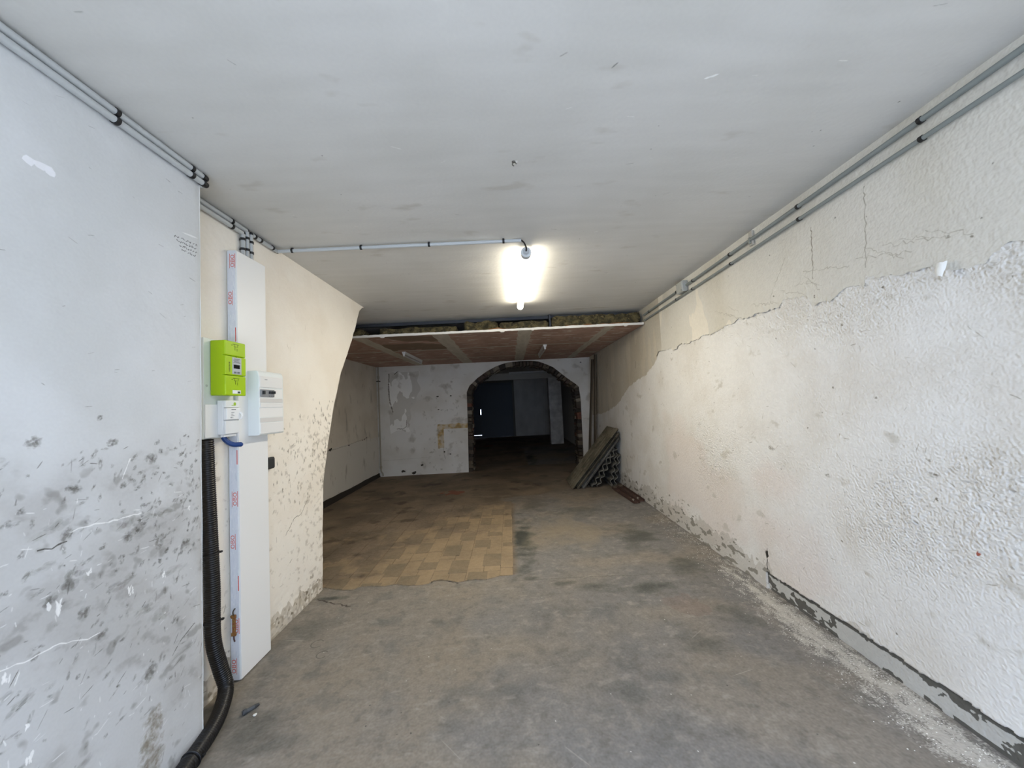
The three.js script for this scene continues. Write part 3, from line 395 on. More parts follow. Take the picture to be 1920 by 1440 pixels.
// ---------------------------------------------------------------- plasterboard false ceiling
const YP = 2.3;
const board = structure('ceiling', 'pinkish plasterboard false ceiling with pale joint tape, hung below the slab', 'false ceiling');
{
  const xs = [-2.8, -1.86, -0.84, 0.235, 1.31, XR - 0.012], zs = [-4.78, -6.05, -7.25, ZB + 0.002];
  const dabs = (sd) => colourMap(1.1, 1.3, 260, (x, y) => { const n = F(x * 3, y * 3, 3, 321 + sd), st = N(x * 4.2 + sd, y * 15 + sd * 3, 323 + sd) * 0.75 + N(x * 16, y * 40, 325) * 0.3; let c = mix3([178, 146, 128], [158, 128, 112], step(-0.3, 0.4, n)); if (st > 0.26) c = mix3(c, [205, 190, 174], clamp((st - 0.26) * 5)); if (sd === 2 && F(x * 1.5, y * 1.5, 3, 329) > -0.05) c = mix3(c, [104, 88, 68], 0.7); return [c[0] + n * 8, c[1] + n * 8, c[2] + n * 8]; });
  const mats = [0, 1, 2, 3].map((k) => std({ map: dabs(k), roughness: 0.95 }));
  for (let i = 0; i < 5; i++) for (let j = 0; j < 3; j++) { const k = i === 1 && j === 0 ? 2 : [0, 1, 3][(i + j) % 3], g = span(xs[i] + 0.002, xs[i + 1] - 0.002, YP, YP + 0.0125, zs[j] - 0.002, zs[j + 1] + 0.002), p = g.attributes.position, uv = g.attributes.uv; for (let q = 0; q < p.count; q++) uv.setXY(q, (p.getX(q) - xs[i]) / 1.1, (p.getZ(q) - zs[j + 1]) / 1.3); part('plasterboard', g, mats[k], board); }
  const tape = std({ map: colourMap(0.4, 3.4, 200, (x, y) => { const n = F(x * 6, y * 3, 4, 331); return [192 + n * 22, 183 + n * 22, 166 + n * 22]; }), roughness: 0.95 });
  const strip = (x0, x1, z0, z1, along) => part('joint_tape', grid(along ? 4 : 60, along ? 60 : 2, (u, v) => { const z = lerp(z1, z0, v), x = lerp(x0, x1, u), e = along ? (u === 0 ? -1 : u === 1 ? 1 : 0) * 0.018 * N(z * 4, u * 9, 3) : 0, f = along ? 0 : (v === 0 ? -1 : v === 1 ? 1 : 0) * 0.008 * N(x * 5, v * 9, 4); return [x + e, YP - (along ? 0.0016 : 0.0012), z + f]; }), tape, board);
  strip(-1.94, -1.78, zs[0], zs[3], true); strip(-0.945, -0.745, zs[0], zs[3], true); strip(0.145, 0.325, zs[0], zs[3], true); strip(1.25, 1.37, zs[0], zs[3], true);
  strip(xs[0], xs[5], -6.02, -6.08, false); strip(xs[0], xs[5], -7.22, -7.28, false);
  const g = grid(160, 3, (u, v) => { const x = lerp(-2.0, XR - 0.014, u), k = 0.004 * N(x * 9, v, 5) + 0.003 * N(x * 31, v, 6); return [x, YP - 0.004 + v * 0.028 + k, -4.765 + 0.006 * N(x * 12, v * 2, 8)]; });
  part('board_edge', merge([g, span(-2.0, XR - 0.014, YP - 0.002, YP + 0.018, -4.767, -4.79)]), col(0xe9e6df, 0.95), board, 'broken white gypsum edge');
  for (const [x, w] of [[-0.05, 0.05], [0.33, 0.03], [-1.55, 0.05], [1.5, 0.04]]) { const q = new THREE.IcosahedronGeometry(w / 2, 1), p = q.attributes.position; for (let i = 0; i < p.count; i++) p.setXYZ(i, p.getX(i) * 1.2, p.getY(i) * 0.5 + 0.004 * N(i, 2, 3), p.getZ(i) * 0.5); q.computeVertexNormals(); part('gypsum_scrap', q.translate(x, YP - 0.006, -4.775), col(0xe6e2da, 0.95), board); }
  const steel = col(0x43474e, 0.6, { metalness: 0.4 });
  part('shade_strip', span(-2.75, XR - 0.03, 2.462, 2.5, -4.93, -4.97), steel, board, 'added dark strip standing in for the shaded band under the slab');  // dark strip built where only shade falls above the insulation
  for (const x of [0.56]) part('hanger', merge([span(x - 0.012, x + 0.012, 2.32, 2.5, -4.85, -4.853), span(x - 0.012, x - 0.009, 2.32, 2.5, -4.85, -4.89)]), steel, board);
}

// ---------------------------------------------------------------- the dark room beyond the arch
const farRoom = structure('wall_back', 'dark bare room beyond the arch with a blocked doorway', 'wall');
{
  const m = std({ map: colourMap(4.6, 2.5, 90, (x, y) => { const n = F(x * 1.6, y * 1.6, 4, 341); const t = n * 18; return [206 + t, 203 + t, 196 + t]; }) });
  const plain = col(0xcac6bd, 0.95), ZE = -16.6;
  part('wall', span(-3.0, -1.6, 0, 2.6, ZE, ZE - 0.2), m, farRoom); part('wall', span(0.2, 2.6, 0, 2.6, ZE, ZE - 0.2), m, farRoom); part('wall', span(-1.6, 0.2, 2.42, 2.6, ZE, ZE - 0.2), m, farRoom);
  part('wall', span(-3.0, -3.2, 0, 2.6, ZB - 0.44, ZE - 0.2), plain, farRoom); part('wall', span(2.0, 2.2, 0, 2.6, ZB - 0.44, ZE - 0.2), plain, farRoom);
  part('slab', span(-3.2, 2.6, 2.42, 2.6, ZB - 0.46, ZE - 0.2), col(0xc2beb5, 0.95), farRoom); part('screed', span(-3.2, 2.6, -0.2, -0.003, -8.69, ZE - 0.2), std({ map: floor.children[2].material.map, roughness: 0.85 }), farRoom);
  part('downstand', span(-3.0, 2.0, 2.2, 2.45, -12.9, -13.1), col(0xc2beb5, 0.95), farRoom);
}
const colm = structure('pillar', 'pale plastered pillar standing in the dark room beyond the arch', 'pillar', new THREE.Group());
part('shaft', (() => { const g = new THREE.BoxGeometry(0.42, 2.2, 0.42, 6, 20, 6), p = g.attributes.position; for (let i = 0; i < p.count; i++) p.setXYZ(i, p.getX(i) + 0.006 * N(p.getY(i) * 5, 1, 3), p.getY(i), p.getZ(i)); g.computeVertexNormals(); return g.translate(1.52, 1.1, -13.0); })(), std({ map: colourMap(0.42, 2.2, 160, (x, y) => { const n = F(x * 5, y * 5, 4, 351); return [206 + n * 40, 203 + n * 40, 196 + n * 40]; }) }), colm);
const door = structure('door_1', 'dark metal door with daylight showing through its gaps', 'door');
{
  const dm = col(0x5a6068, 0.6, { metalness: 0.2 });
  part('leaf', span(-1.26, 0.2, 0.0, 2.42, -16.62, -16.66), dm, door); part('leaf', span(-1.6, -1.282, 0.118, 2.42, -16.62, -16.66), dm, door); part('cover_strip', span(-1.3, -1.24, 1.21, 2.42, -16.6, -16.62), dm, door); part('cover_strip', span(-1.3, -1.24, 0.12, 0.99, -16.6, -16.62), dm, door);
  part('threshold', span(-1.6, -1.25, 0, 0.1, -16.62, -16.66), dm, door); for (const y of [0.7, 1.5, 2.2]) part('rail', span(-1.2, 0.15, y, y + 0.06, -16.6, -16.62), dm, door);
  part('door_frame', merge([span(0.12, 0.2, 0, 2.42, -16.5, -16.62), span(-1.6, 0.2, 2.34, 2.42, -16.5, -16.62)]), col(0x77736b, 0.8), door);
}
const paving = structure('pavement', 'pale concrete forecourt outside the garage doorway', 'pavement');
part('paving', span(-30, 30, -0.25, -0.02, ZO, 40), col(0x8b8883, 0.95), paving); part('paving', span(-30, 30, -0.25, -0.02, -16.8, -40), col(0x8b8883, 0.95), paving);

const front2 = structure('added_wall_front', 'unseen house front added across the street to hold back light from the doorway', 'wall');
part('render', span(-30, 30, -0.02, 9.5, 11, 11.4), col(0x84868a, 0.95), front2);  // unseen front, added and darkened so less daylight reaches deep inside
// ---------------------------------------------------------------- electrics: duct, meter board, meter, breaker, consumer unit
const plastic = (c, r = 0.4, o) => col(c, r, o), WHITE = plastic(0xe9eae8, 0.38), BLACK = plastic(0x17181a, 0.5), GREYPVC = plastic(0xb9bcbb, 0.42);
{
  const duct = thing('cable_duct', 'tall white cable duct printed with red lettering, reaching from floor to ceiling conduits', 'cable duct', [XW, 0, -2.235]);
  const z0 = 0.13, z1 = -0.128, Y1 = 2.312;                           // local: x out of the wall, z along it
  part('body', span(0.004, 0.05, 0.004, Y1, z0, z1, 0.003), WHITE, duct);
  part('cover', span(0.046, 0.056, 0.004, Y1 - 0.002, z0 - 0.004, z1 + 0.004, 0.003), plastic(0xefefec, 0.35), duct);
  const W = 0.044, ppm = 880, film = document.createElement('canvas'); film.width = 40; film.height = Math.round(2.3 * ppm);
  const c = film.getContext('2d'); c.fillStyle = '#dfe3ea'; c.fillRect(0, 0, 40, film.height);
  for (let i = 0; i < 500; i++) { c.fillStyle = rnd() < 0.5 ? '#e6e9ee' : '#d8dde5'; c.fillRect(rr(0, 40), rr(0, film.height), rr(1, 6), rr(4, 30)); }
  const word = (y, x, over) => { c.save(); c.translate(x, film.height - y * ppm); c.rotate(-Math.PI / 2); c.fillStyle = '#d2402f'; c.font = '27px sans-serif'; c.textAlign = 'center'; c.textBaseline = 'middle'; c.scale(1.12, 0.92); c.fillText('OBO', 0, 0); c.restore(); c.fillStyle = '#d2402f'; c.fillRect(x + 12, film.height - y * ppm - 36, 1.8, 72); if (over) c.fillRect(x - 14, film.height - y * ppm - 36, 1.8, 72); };
  const dash = (y) => { c.fillStyle = '#d2402f'; c.fillRect(37, film.height - y * ppm - 34, 3, 68); };
  for (const [y, k] of [[2.243, 1], [2.035, 2], [1.83, 3], [1.16, 3], [0.938, 1], [0.712, 2], [0.495, 3], [0.275, 1], [0.07, 2]]) k === 1 ? word(y, 26, true) : k === 2 ? word(y, 13) : dash(y);
  const ft = new THREE.CanvasTexture(film); ft.colorSpace = THREE.SRGBColorSpace; ft.magFilter = THREE.LinearFilter;
  const fm = plastic(0xffffff, 0.3, { map: ft });
  const fg = span(0.006, 0.05, 0.006, 2.306, z0, z0 + 0.0012), q = fg.attributes.position, uv = fg.attributes.uv; for (let i = 0; i < q.count; i++) uv.setXY(i, (q.getX(i) - 0.006) / W, (q.getY(i) - 0.006) / 2.3);
  part('printed_film', fg, fm, duct, 'bluish film with red rotated lettering');
}
const board2 = thing('meter_board', 'white plastic mounting board behind the green electricity meter', 'mounting board', [XW + 0.003, 0, -2.0]);
part('plate', span(0, 0.036, 1.28, 1.785, 0.108, -0.098, 0.004), plastic(0xe7ece6, 0.45), board2); part('lower_plate', span(0.036, 0.042, 1.285, 1.452, 0.106, -0.03, 0.002), WHITE, board2); part('screw', cyl(0.006, 0.003, 12).rotateZ(Math.PI / 2).translate(0.0375, 1.545, 0.09), plastic(0xc8cac6, 0.4), board2);
{
  const x0 = XW + 0.041, m = thing('electricity_meter', 'lime green electricity meter with small grey display panel', 'electricity meter', [x0, 1.492, -2.005]);
  const green = plastic(0xa9cc0a, 0.42), D = 0.077, top = 0.283, zn = 0.075, zf = -0.075;
  part('body', span(0, D - 0.012, 0.004, top, zn, zf, 0.006), green, m);
  part('upper_cover', span(D - 0.02, D, 0.207, top, zn, zf, 0.005), green, m); part('centre_cover', span(D - 0.02, D + 0.001, 0.107, 0.205, zn, zf, 0.004), green, m); part('lower_cover', span(D - 0.02, D, 0.002, 0.105, zn, zf, 0.005), green, m);
  const panel = part('display_panel', span(D, D + 0.003, 0.112, 0.2, 0.028, -0.038, 0.002), plastic(0xb9bdc0, 0.4), m);
  part('screen', span(D + 0.003, D + 0.004, 0.142, 0.162, 0.02, -0.024), plastic(0x15181a, 0.15), panel); for (const z of [0.01, -0.014]) part('button', span(D + 0.003, D + 0.0055, 0.117, 0.126, z + 0.008, z - 0.008, 0.001), plastic(0x6d7276, 0.4), panel);
  const print = plastic(0x4c5b12, 0.5);
  const lines = []; for (let i = 0; i < 4; i++) lines.push(span(D + 0.003, D + 0.0036, 0.172 + i * 0.006, 0.1745 + i * 0.006, 0.022 - (i % 2) * 0.006, -0.028 + (i % 3) * 0.006)); part('printed_lines', merge(lines), plastic(0x5b6065, 0.5), panel);
  const bars = []; for (let i = 0; i < 10; i++) bars.push(span(D + 0.001, D + 0.0016, 0.124 + i * 0.0052, 0.1265 + i * 0.0052 + (i % 3) * 0.0006, 0.052, 0.043)); part('barcode', merge(bars), print, m);
  const icon = (y) => merge([span(D, D + 0.0008, y + 0.016, y + 0.018, 0.022, -0.024), span(D, D + 0.0008, y + 0.004, y + 0.006, 0.012, -0.016), span(D, D + 0.0008, y + 0.004, y + 0.018, 0.012, 0.0105), span(D, D + 0.0008, y + 0.004, y + 0.018, -0.0145, -0.016), span(D, D + 0.0008, y - 0.014, y + 0.004, 0.006, 0.0045), span(D, D + 0.0008, y - 0.018, y - 0.003, -0.009, -0.0105), span(D, D + 0.0008, y + 0.009, y + 0.012, 0.032, 0.022)]);
  part('cover_icon', icon(0.252), print, m); part('cover_icon', icon(0.074), print, m);
  part('rating_sticker', span(D, D + 0.001, 0.012, 0.03, 0.026, -0.034), plastic(0xeef0ea, 0.4), m); part('sticker_mark', span(D + 0.001, D + 0.0015, 0.014, 0.024, -0.01, -0.028), plastic(0x2e4a34, 0.5), m);
  part('indicator', cyl(0.0022, 0.002, 10).rotateZ(Math.PI / 2).translate(D + 0.001, 0.203, 0.0), BLACK, m);
}
{
  const b = thing('main_breaker', 'white main breaker with pull handle on the meter board', 'circuit breaker', [XW + 0.045, 1.296, -2.025]);
  part('body', span(0, 0.03, 0, 0.176, 0.055, -0.05, 0.003), plastic(0xeceeee, 0.4), b);
  part('upper_cover', span(0.03, 0.042, 0.138, 0.175, 0.053, -0.048, 0.003), plastic(0xf0f2f0, 0.4), b); part('control_face', span(0.03, 0.048, 0.075, 0.136, 0.053, -0.048, 0.003), plastic(0xf1f2f1, 0.4), b); part('lower_cover', span(0.03, 0.041, 0.003, 0.07, 0.053, -0.048, 0.003), plastic(0xe9ebea, 0.4), b);
  const hg = new THREE.TorusGeometry(0.016, 0.003, 8, 20, Math.PI).rotateZ(-Math.PI / 2).scale(0.8, 1.05, 1).translate(0.046, 0.094, -0.042); part('handle', merge([hg.clone().translate(0, 0, 0), hg.clone().translate(0, 0, -0.006), span(0.044, 0.05, 0.074, 0.08, -0.036, -0.052), span(0.044, 0.05, 0.108, 0.114, -0.036, -0.052)]), plastic(0xf4f5f4, 0.4), b);
  part('green_sticker', merge([cyl(0.009, 0.0008, 16).rotateZ(Math.PI / 2).translate(0.0426, 0.156, -0.012), span(0.042, 0.0428, 0.147, 0.15, 0.01, -0.006)]), plastic(0xa6c938, 0.5), b);
  const pr = []; for (let i = 0; i < 4; i++) pr.push(span(0.048, 0.0485, 0.084 + i * 0.009, 0.0862 + i * 0.009, 0.022, 0.008 - (i % 2) * 0.008)); pr.push(span(0.048, 0.0485, 0.124, 0.1285, 0.02, -0.012), span(0.048, 0.0485, 0.083, 0.087, 0.028, 0.018)); part('printed_lines', merge(pr), plastic(0x7d8183, 0.5), b);
  part('cable_cover', span(0.012, 0.03, -0.012, 0, 0.05, -0.04, 0.002), plastic(0xe4e6e5, 0.4), b);
}
{
  const cx = XW + 0.058, u = thing('consumer_unit', 'white two-row fuse box on the cable duct, with grey switches in its upper window', 'fuse box', [cx, 1.276, -2.302]);
  const zn = 0.117, zf = -0.117, Hh = 0.363;
  const sh = new THREE.Shape(); sh.moveTo(0, 0); sh.lineTo(0.052, 0); sh.quadraticCurveTo(0.058, 0, 0.058, 0.008); sh.lineTo(0.058, Hh - 0.03); sh.quadraticCurveTo(0.056, Hh - 0.004, 0.046, Hh); sh.lineTo(0, Hh); sh.closePath();
  part('body', new THREE.ExtrudeGeometry(sh, { depth: zn - zf - 0.006, bevelEnabled: true, bevelSize: 0.003, bevelThickness: 0.003, bevelSegments: 2 }).translate(0, 0, zf + 0.003), plastic(0xe6eae7, 0.4), u);
  const f0 = 0.0585, fc = plastic(0xe9e8e4, 0.42), shade2 = plastic(0xd9d6d1, 0.45), zi = zn - 0.006, zj = zf + 0.012;
  part('top_cover', span(f0, f0 + 0.006, 0.27, 0.335, zi, zj, 0.003), fc, u);
  const row = part('upper_window', span(f0, f0 + 0.003, 0.21, 0.262, zi, zj, 0.001), plastic(0xefeeea, 0.4), u);
  part('breaker_row', span(f0 + 0.003, f0 + 0.011, 0.216, 0.258, zi - 0.002, zi - 0.125, 0.002), plastic(0x8d8f91, 0.45), row, 'grey modular breakers with dark toggles');
  for (let i = 0; i < 4; i++) part('toggle', span(f0 + 0.009, f0 + 0.021, 0.234 + (i ? 0 : -0.004), 0.25, zi - [0.012, 0.072, 0.092, 0.112][i], zi - [0.026, 0.086, 0.106, 0.122][i], 0.002), plastic(0x24262a, 0.4), row);
  for (let i = 0; i < 3; i++) part('terminal_slot', span(f0 + 0.0105, f0 + 0.0118, 0.219, 0.223, zi - 0.07 - i * 0.018, zi - 0.08 - i * 0.018), plastic(0x2b2d30, 0.5), row);
  part('label_strip', span(f0, f0 + 0.0045, 0.183, 0.207, zi, zj, 0.001), shade2, u); part('centre_cover', span(f0, f0 + 0.0075, 0.155, 0.179, zi, zj, 0.003), fc, u);
  part('lower_window', span(f0, f0 + 0.003, 0.098, 0.152, zi, zj, 0.001), plastic(0xefeeea, 0.4), u); part('label_strip', span(f0, f0 + 0.0045, 0.07, 0.095, zi, zj, 0.001), shade2, u); part('base_cover', span(f0, f0 + 0.006, 0.004, 0.066, zi, zj, 0.003), fc, u);
  part('maker_mark', span(f0 + 0.006, f0 + 0.0065, 0.314, 0.318, 0.07, 0.045), plastic(0x9a9c9e, 0.5), u);
}
{ // blue sleeve, black box, rusty bar on the duct
  const blue = thing('cable_sleeve', 'short blue cable sleeve under the meter board', 'cable', [0, 0, 0]);
  part('sleeve', tubeAlong([V(XW + 0.03, 1.3, -2.02), V(XW + 0.045, 1.262, -2.03), V(XW + 0.066, 1.24, -2.05), V(XW + 0.085, 1.236, -2.08)], 0.0125, 24, 14, 1), plastic(0x173f7c, 0.4), blue); part('sleeve_end', new THREE.SphereGeometry(0.0123, 14, 10).translate(XW + 0.085, 1.236, -2.08), plastic(0x173f7c, 0.5), blue);
  const bk = thing('junction_box', 'small black square box beside the white cable duct', 'junction box', [XW, 1.086, -2.43]); part('body', span(0.003, 0.028, -0.036, 0.036, 0.045, -0.04, 0.006), plastic(0x2a2c2e, 0.55), bk); part('lid', span(0.026, 0.033, -0.03, 0.03, 0.038, -0.034, 0.004), plastic(0x323436, 0.5), bk);
  const rust = std({ roughness: 0.85, map: colourMap(0.06, 0.2, 900, (x, y) => { const n = F(x * 60, y * 40, 4, 361); return n > 0.05 ? [122 + n * 40, 62, 40] : [140, 112, 52]; }) });
  const br = thing('earth_bar', 'rusty earthing bar with wire ends on the cable duct', 'earth bar', [XW + 0.028, 0.29, -2.102]);
  part('bar', span(-0.006, 0.008, -0.04, 0.04, 0.002, 0.012, 0.002), rust, br);
  for (const y of [-0.045, 0.045]) part('clamp', merge([span(-0.012, 0.012, y - 0.009, y + 0.009, 0.002, 0.013, 0.003), cyl(0.006, 0.006, 6).rotateX(Math.PI / 2).translate(0.0, y, 0.015), new THREE.ConeGeometry(0.007, 0.014, 5).rotateZ(y > 0 ? 1.2 : -1.2).translate(y > 0 ? -0.014 : 0.012, y, 0.008)]), rust, br);
  part('wire', tubeAlong([V(0.001, 0.05, 0.01), V(0.0, 0.07, 0.012), V(0.008, 0.085, 0.013), V(0.012, 0.088, 0.012)], 0.0032, 16, 8, 1), plastic(0x4a4238, 0.6), br); part('wire', tubeAlong([V(0.002, -0.05, 0.01), V(0.004, -0.066, 0.012), V(0.008, -0.08, 0.012)], 0.0036, 16, 8, 1), plastic(0x4b3030, 0.6), br);
}
{ // corrugated black conduit
  const h = thing('corrugated_conduit', 'thick black corrugated conduit running down the recess to the floor', 'conduit');
  const pts = [V(-1.497, 1.279, -1.905), V(-1.497, 1.1, -1.912), V(-1.496, 0.82, -1.925), V(-1.494, 0.56, -1.935), V(-1.49, 0.3, -1.935), V(-1.475, 0.17, -1.955), V(-1.448, 0.075, -1.955), V(-1.4, 0.042, -1.86), V(-1.352, 0.039, -1.73), V(-1.322, 0.038, -1.58), V(-1.29, 0.038, -1.4), V(-1.27, 0.038, -1.1)];
  const c = new THREE.CatmullRomCurve3(pts, false, 'centripetal'), L = c.getLength(), n = Math.round(L / 0.0105), seg = n * 4, fr = c.computeFrenetFrames(seg, false), R = 18;
  const mk = (parts) => { const p = [], ix = []; for (let i = 0; i <= seg; i++) { const q = c.getPointAt(i / seg), r = 0.0335 - 0.0035 * [0, 0.35, 1, 0.35][i % 4]; for (let k = 0; k <= R; k++) { const a = (k / R) * 6.28319; p.push(q.x + r * (Math.cos(a) * fr.normals[i].x + Math.sin(a) * fr.binormals[i].x), q.y + r * (Math.cos(a) * fr.normals[i].y + Math.sin(a) * fr.binormals[i].y), q.z + r * (Math.cos(a) * fr.normals[i].z + Math.sin(a) * fr.binormals[i].z)); } }
    for (let i = 0; i < seg; i++) for (let k = 0; k < R; k++) { const a = i * (R + 1) + k, b = a + 1, d = a + R + 1; ix.push(a, d, b, b, d, d + 1); } const g = new THREE.BufferGeometry(); g.setAttribute('position', new THREE.Float32BufferAttribute(p, 3)); g.setIndex(ix); g.computeVertexNormals(); return g; };
  part('corrugated_tube', mk(), plastic(0x121214, 0.34), h);
  for (const t of [0.265, 0.42, 0.76]) { const q = c.getPointAt(t), d = c.getTangentAt(t), tie = new THREE.TorusGeometry(0.0345, 0.003, 6, 28).applyQuaternion(new THREE.Quaternion().setFromUnitVectors(V(0, 0, 1), d)).translate(q.x, q.y, q.z); part('cable_tie', merge([tie, span(q.x + 0.026, q.x + 0.036, q.y - 0.004, q.y + 0.004, q.z - 0.03, q.z - 0.018)]), BLACK, h); }
}
// ---------------------------------------------------------------- conduits and their clips
const clipAround = (p, dir, toWall, r = 0.013) => {                    // a saddle round the tube with its foot on the wall
  const q = new THREE.Quaternion().setFromUnitVectors(V(0, 0, 1), dir), t = cyl(r + 0.003, 0.014, 16).rotateX(Math.PI / 2); t.applyQuaternion(q); t.translate(p.x, p.y, p.z);
  const f = box(0.012, 0.012, 0.012).translate(p.x + toWall.x * 0.011, p.y + toWall.y * 0.011, p.z + toWall.z * 0.011); return merge([t, f]);
};
function conduit(label, pts, r, clips, o = {}) {
  const t = thing('conduit', label, 'conduit'), vs = pts.map((p) => V(...p)); t.userData.group = o.group ?? 'grey wiring conduits';
  for (let i = 1; i < vs.length; i++) { part('tube', rod(vs[i - 1], vs[i], r), o.mat ?? GREYPVC, t); if (i < vs.length - 1) part('elbow', new THREE.SphereGeometry(r * 1.12, 12, 10).translate(vs[i].x, vs[i].y, vs[i].z), o.elbow ?? BLACK, t); }
  const cg = (p, d, w) => part('clip', clipAround(V(...p), V(...d).normalize(), V(...w), r), BLACK, t); for (const c of clips) cg(...c); return t;
}
const rc = 0.0125, lx = XP + rc + 0.006, wx = XW + rc + 0.006, toL = [-1, 0, 0];
conduit('upper of two grey conduits along the scuffed pier wall', [[lx, 2.486, 0.9], [lx, 2.486, -1.728], [wx, 2.486, -1.745], [wx, 2.486, -2.25], [wx, 2.3, -2.25]], rc, [[[lx, 2.486, -1.325], [0, 0, 1], toL], [[lx, 2.486, -1.651], [0, 0, 1], toL], [[lx, 2.486, -1.715], [0, 0, 1], toL], [[wx, 2.486, -2.125], [0, 0, 1], toL], [[wx, 2.44, -2.25], [0, 1, 0], toL], [[wx, 2.37, -2.25], [0, 1, 0], toL]]);
conduit('lower of two grey conduits along the scuffed pier wall', [[lx, 2.456, 0.9], [lx, 2.456, -1.728], [wx, 2.456, -1.745], [wx, 2.456, -2.215], [wx, 2.3, -2.215]], rc, [[[lx, 2.456, -1.325], [0, 0, 1], toL], [[lx, 2.456, -1.651], [0, 0, 1], toL], [[lx, 2.456, -1.715], [0, 0, 1], toL], [[wx, 2.456, -2.125], [0, 0, 1], toL], [[wx, 2.42, -2.215], [0, 1, 0], toL], [[wx, 2.36, -2.215], [0, 1, 0], toL]]);
conduit('grey conduit from the cable duct across the ceiling to the lamp', [[wx, 2.3, -2.285], [wx, 2.482, -2.285], [wx, 2.484, -2.552], [0.13, 2.486, -2.556]], rc, [[[wx, 2.43, -2.285], [0, 1, 0], toL], [[wx, 2.365, -2.285], [0, 1, 0], toL], [[wx, 2.483, -2.32], [0, 0, 1], toL], [[wx, 2.484, -2.374], [0, 0, 1], toL], [[wx, 2.486, -2.495], [0, 0, 1], toL], ...[-1.416, -0.953, -0.494, 0.01].map((x) => [[x, 2.486, -2.554], [1, 0, 0], [0, 1, 0]])], { group: undefined });
const rx = XR - 0.022, toR = [1, 0, 0], steelish = col(0x868c89, 0.5), up = (z) => 2.452 + (z + 1.2) * 0.0125, lo = (z) => 2.376 + (z + 1.2) * 0.0105;
conduit('upper of two conduits along the peeling wall, entering the grey box', [[rx, up(0.9), 0.9], [rx, up(-3.57), -3.57]], 0.0115, [-1.493, -2.16, -2.85, -3.44].map((z) => [[rx, up(z), z], [0, 0, 1], toR]), { mat: steelish });
conduit('short conduit from the grey box to the insulation', [[rx, up(-3.7), -3.7], [rx, up(-4.74), -4.74]], 0.0115, [-3.78, -4.55].map((z) => [[rx, up(z), z], [0, 0, 1], toR]), { mat: steelish });
conduit('lower of two conduits along the peeling wall', [[rx, lo(0.9), 0.9], [rx, lo(-4.74), -4.74]], 0.0095, [-1.496, -2.16, -2.846, -3.459, -3.8].map((z) => [[rx, lo(z), z], [0, 0, 1], toR]), { mat: steelish });
{
  const b = thing('wiring_box', 'grey wall junction box on the conduits of the peeling wall', 'junction box', [XR - 0.008, up(-3.635) - 0.005, -3.635]); part('body', span(0, -0.05, -0.05, 0.055, 0.065, -0.065, 0.006), plastic(0xa9aba6, 0.5), b); part('lid', span(-0.048, -0.058, -0.045, 0.05, 0.06, -0.06, 0.004), plastic(0xb4b6b0, 0.5), b); for (const [y, z] of [[-0.035, 0.05], [0.04, -0.05]]) part('screw', cyl(0.005, 0.004, 10).rotateZ(Math.PI / 2).translate(-0.059, y, z), plastic(0x777975, 0.5), b);
  const k = thing('conduit_bracket', 'plaster-smeared bracket holding the conduits under the ceiling edge', 'bracket', [XR - 0.006, 2.42, -2.6]); part('plate', span(0, -0.016, -0.025, 0.075, 0.02, -0.02, 0.004), col(0xb9b5aa, 0.9), k); part('strap', span(-0.012, -0.03, -0.012, 0.03, 0.008, -0.008, 0.003), col(0x8f9189, 0.6), k);
}
// ---------------------------------------------------------------- lamp
{
  const lamp = thing('tube_lamp', 'lit tubular ceiling lamp at the end of the ceiling conduit', 'lamp', [0.167, 2.452, -2.7]);
  const L = 1.49, glow = new THREE.MeshStandardMaterial({ color: 0xffffff, emissive: new THREE.Color().setRGB(1, 0.92, 0.76), emissiveIntensity: 2.2, roughness: 0.4 });
  part('diffuser', merge([cyl(0.034, L, 24).rotateX(Math.PI / 2).translate(0, 0, -L / 2 - 0.02), new THREE.SphereGeometry(0.034, 20, 12).scale(1, 1, 0.5).translate(0, 0, -L - 0.02)]), glow, lamp, 'glowing white diffuser tube');
  part('end_cap', cyl(0.037, 0.045, 24, 0.037).rotateX(Math.PI / 2).translate(0, 0, 0.002), plastic(0xd3d6d6, 0.4), lamp, 'grey plastic end cap');
  const gl = part('cable_gland', merge([cyl(0.017, 0.02, 12).rotateX(Math.PI / 2).translate(0, 0, 0.034), cyl(0.024, 0.014, 6).rotateX(Math.PI / 2).translate(0, 0, 0.024)]), plastic(0xb7babb, 0.4), lamp);
  part('cable', tubeAlong([V(0, 0, 0.04), V(0, 0.012, 0.07), V(-0.015, 0.03, 0.11), V(-0.035, 0.037, 0.14)], 0.0055, 18, 10, 1), BLACK, lamp);
  for (const z of [-0.25, -1.2]) part('mounting_clip', merge([new THREE.TorusGeometry(0.036, 0.003, 6, 20).translate(0, 0, z), span(-0.012, 0.012, 0.034, 0.052, z - 0.01, z + 0.01)]), plastic(0xc9cccc, 0.4), lamp);
  for (const [dx, dy, k] of [[0, -1, 42], [-1, 0, 7], [1, 0, 7]]) {   // the light leaving the tube's underside and flanks
    const light = new THREE.RectAreaLight(new THREE.Color().setRGB(1, 0.92, 0.76), k, 0.066, L), p = V(0.167 + dx * 0.038, 2.452 + dy * 0.038, -2.7 - L / 2 - 0.02); light.name = 'tube_lamp_light';
    light.position.copy(p); light.up.set(0, 0, 1); light.lookAt(p.x + dx, p.y + dy, p.z); scene.add(light);
  }
}
{ const t = thing('ceiling_hook', 'small rusty hook in the ceiling', 'hook', [0.072, H, -1.733]); part('plate', cyl(0.009, 0.003, 8).translate(0, -0.002, 0), col(0x6b675f, 0.7), t); part('ring', new THREE.TorusGeometry(0.009, 0.002, 8, 16, 4.6).translate(0.002, -0.012, 0), col(0x5a554c, 0.6, { metalness: 0.5 }), t); }

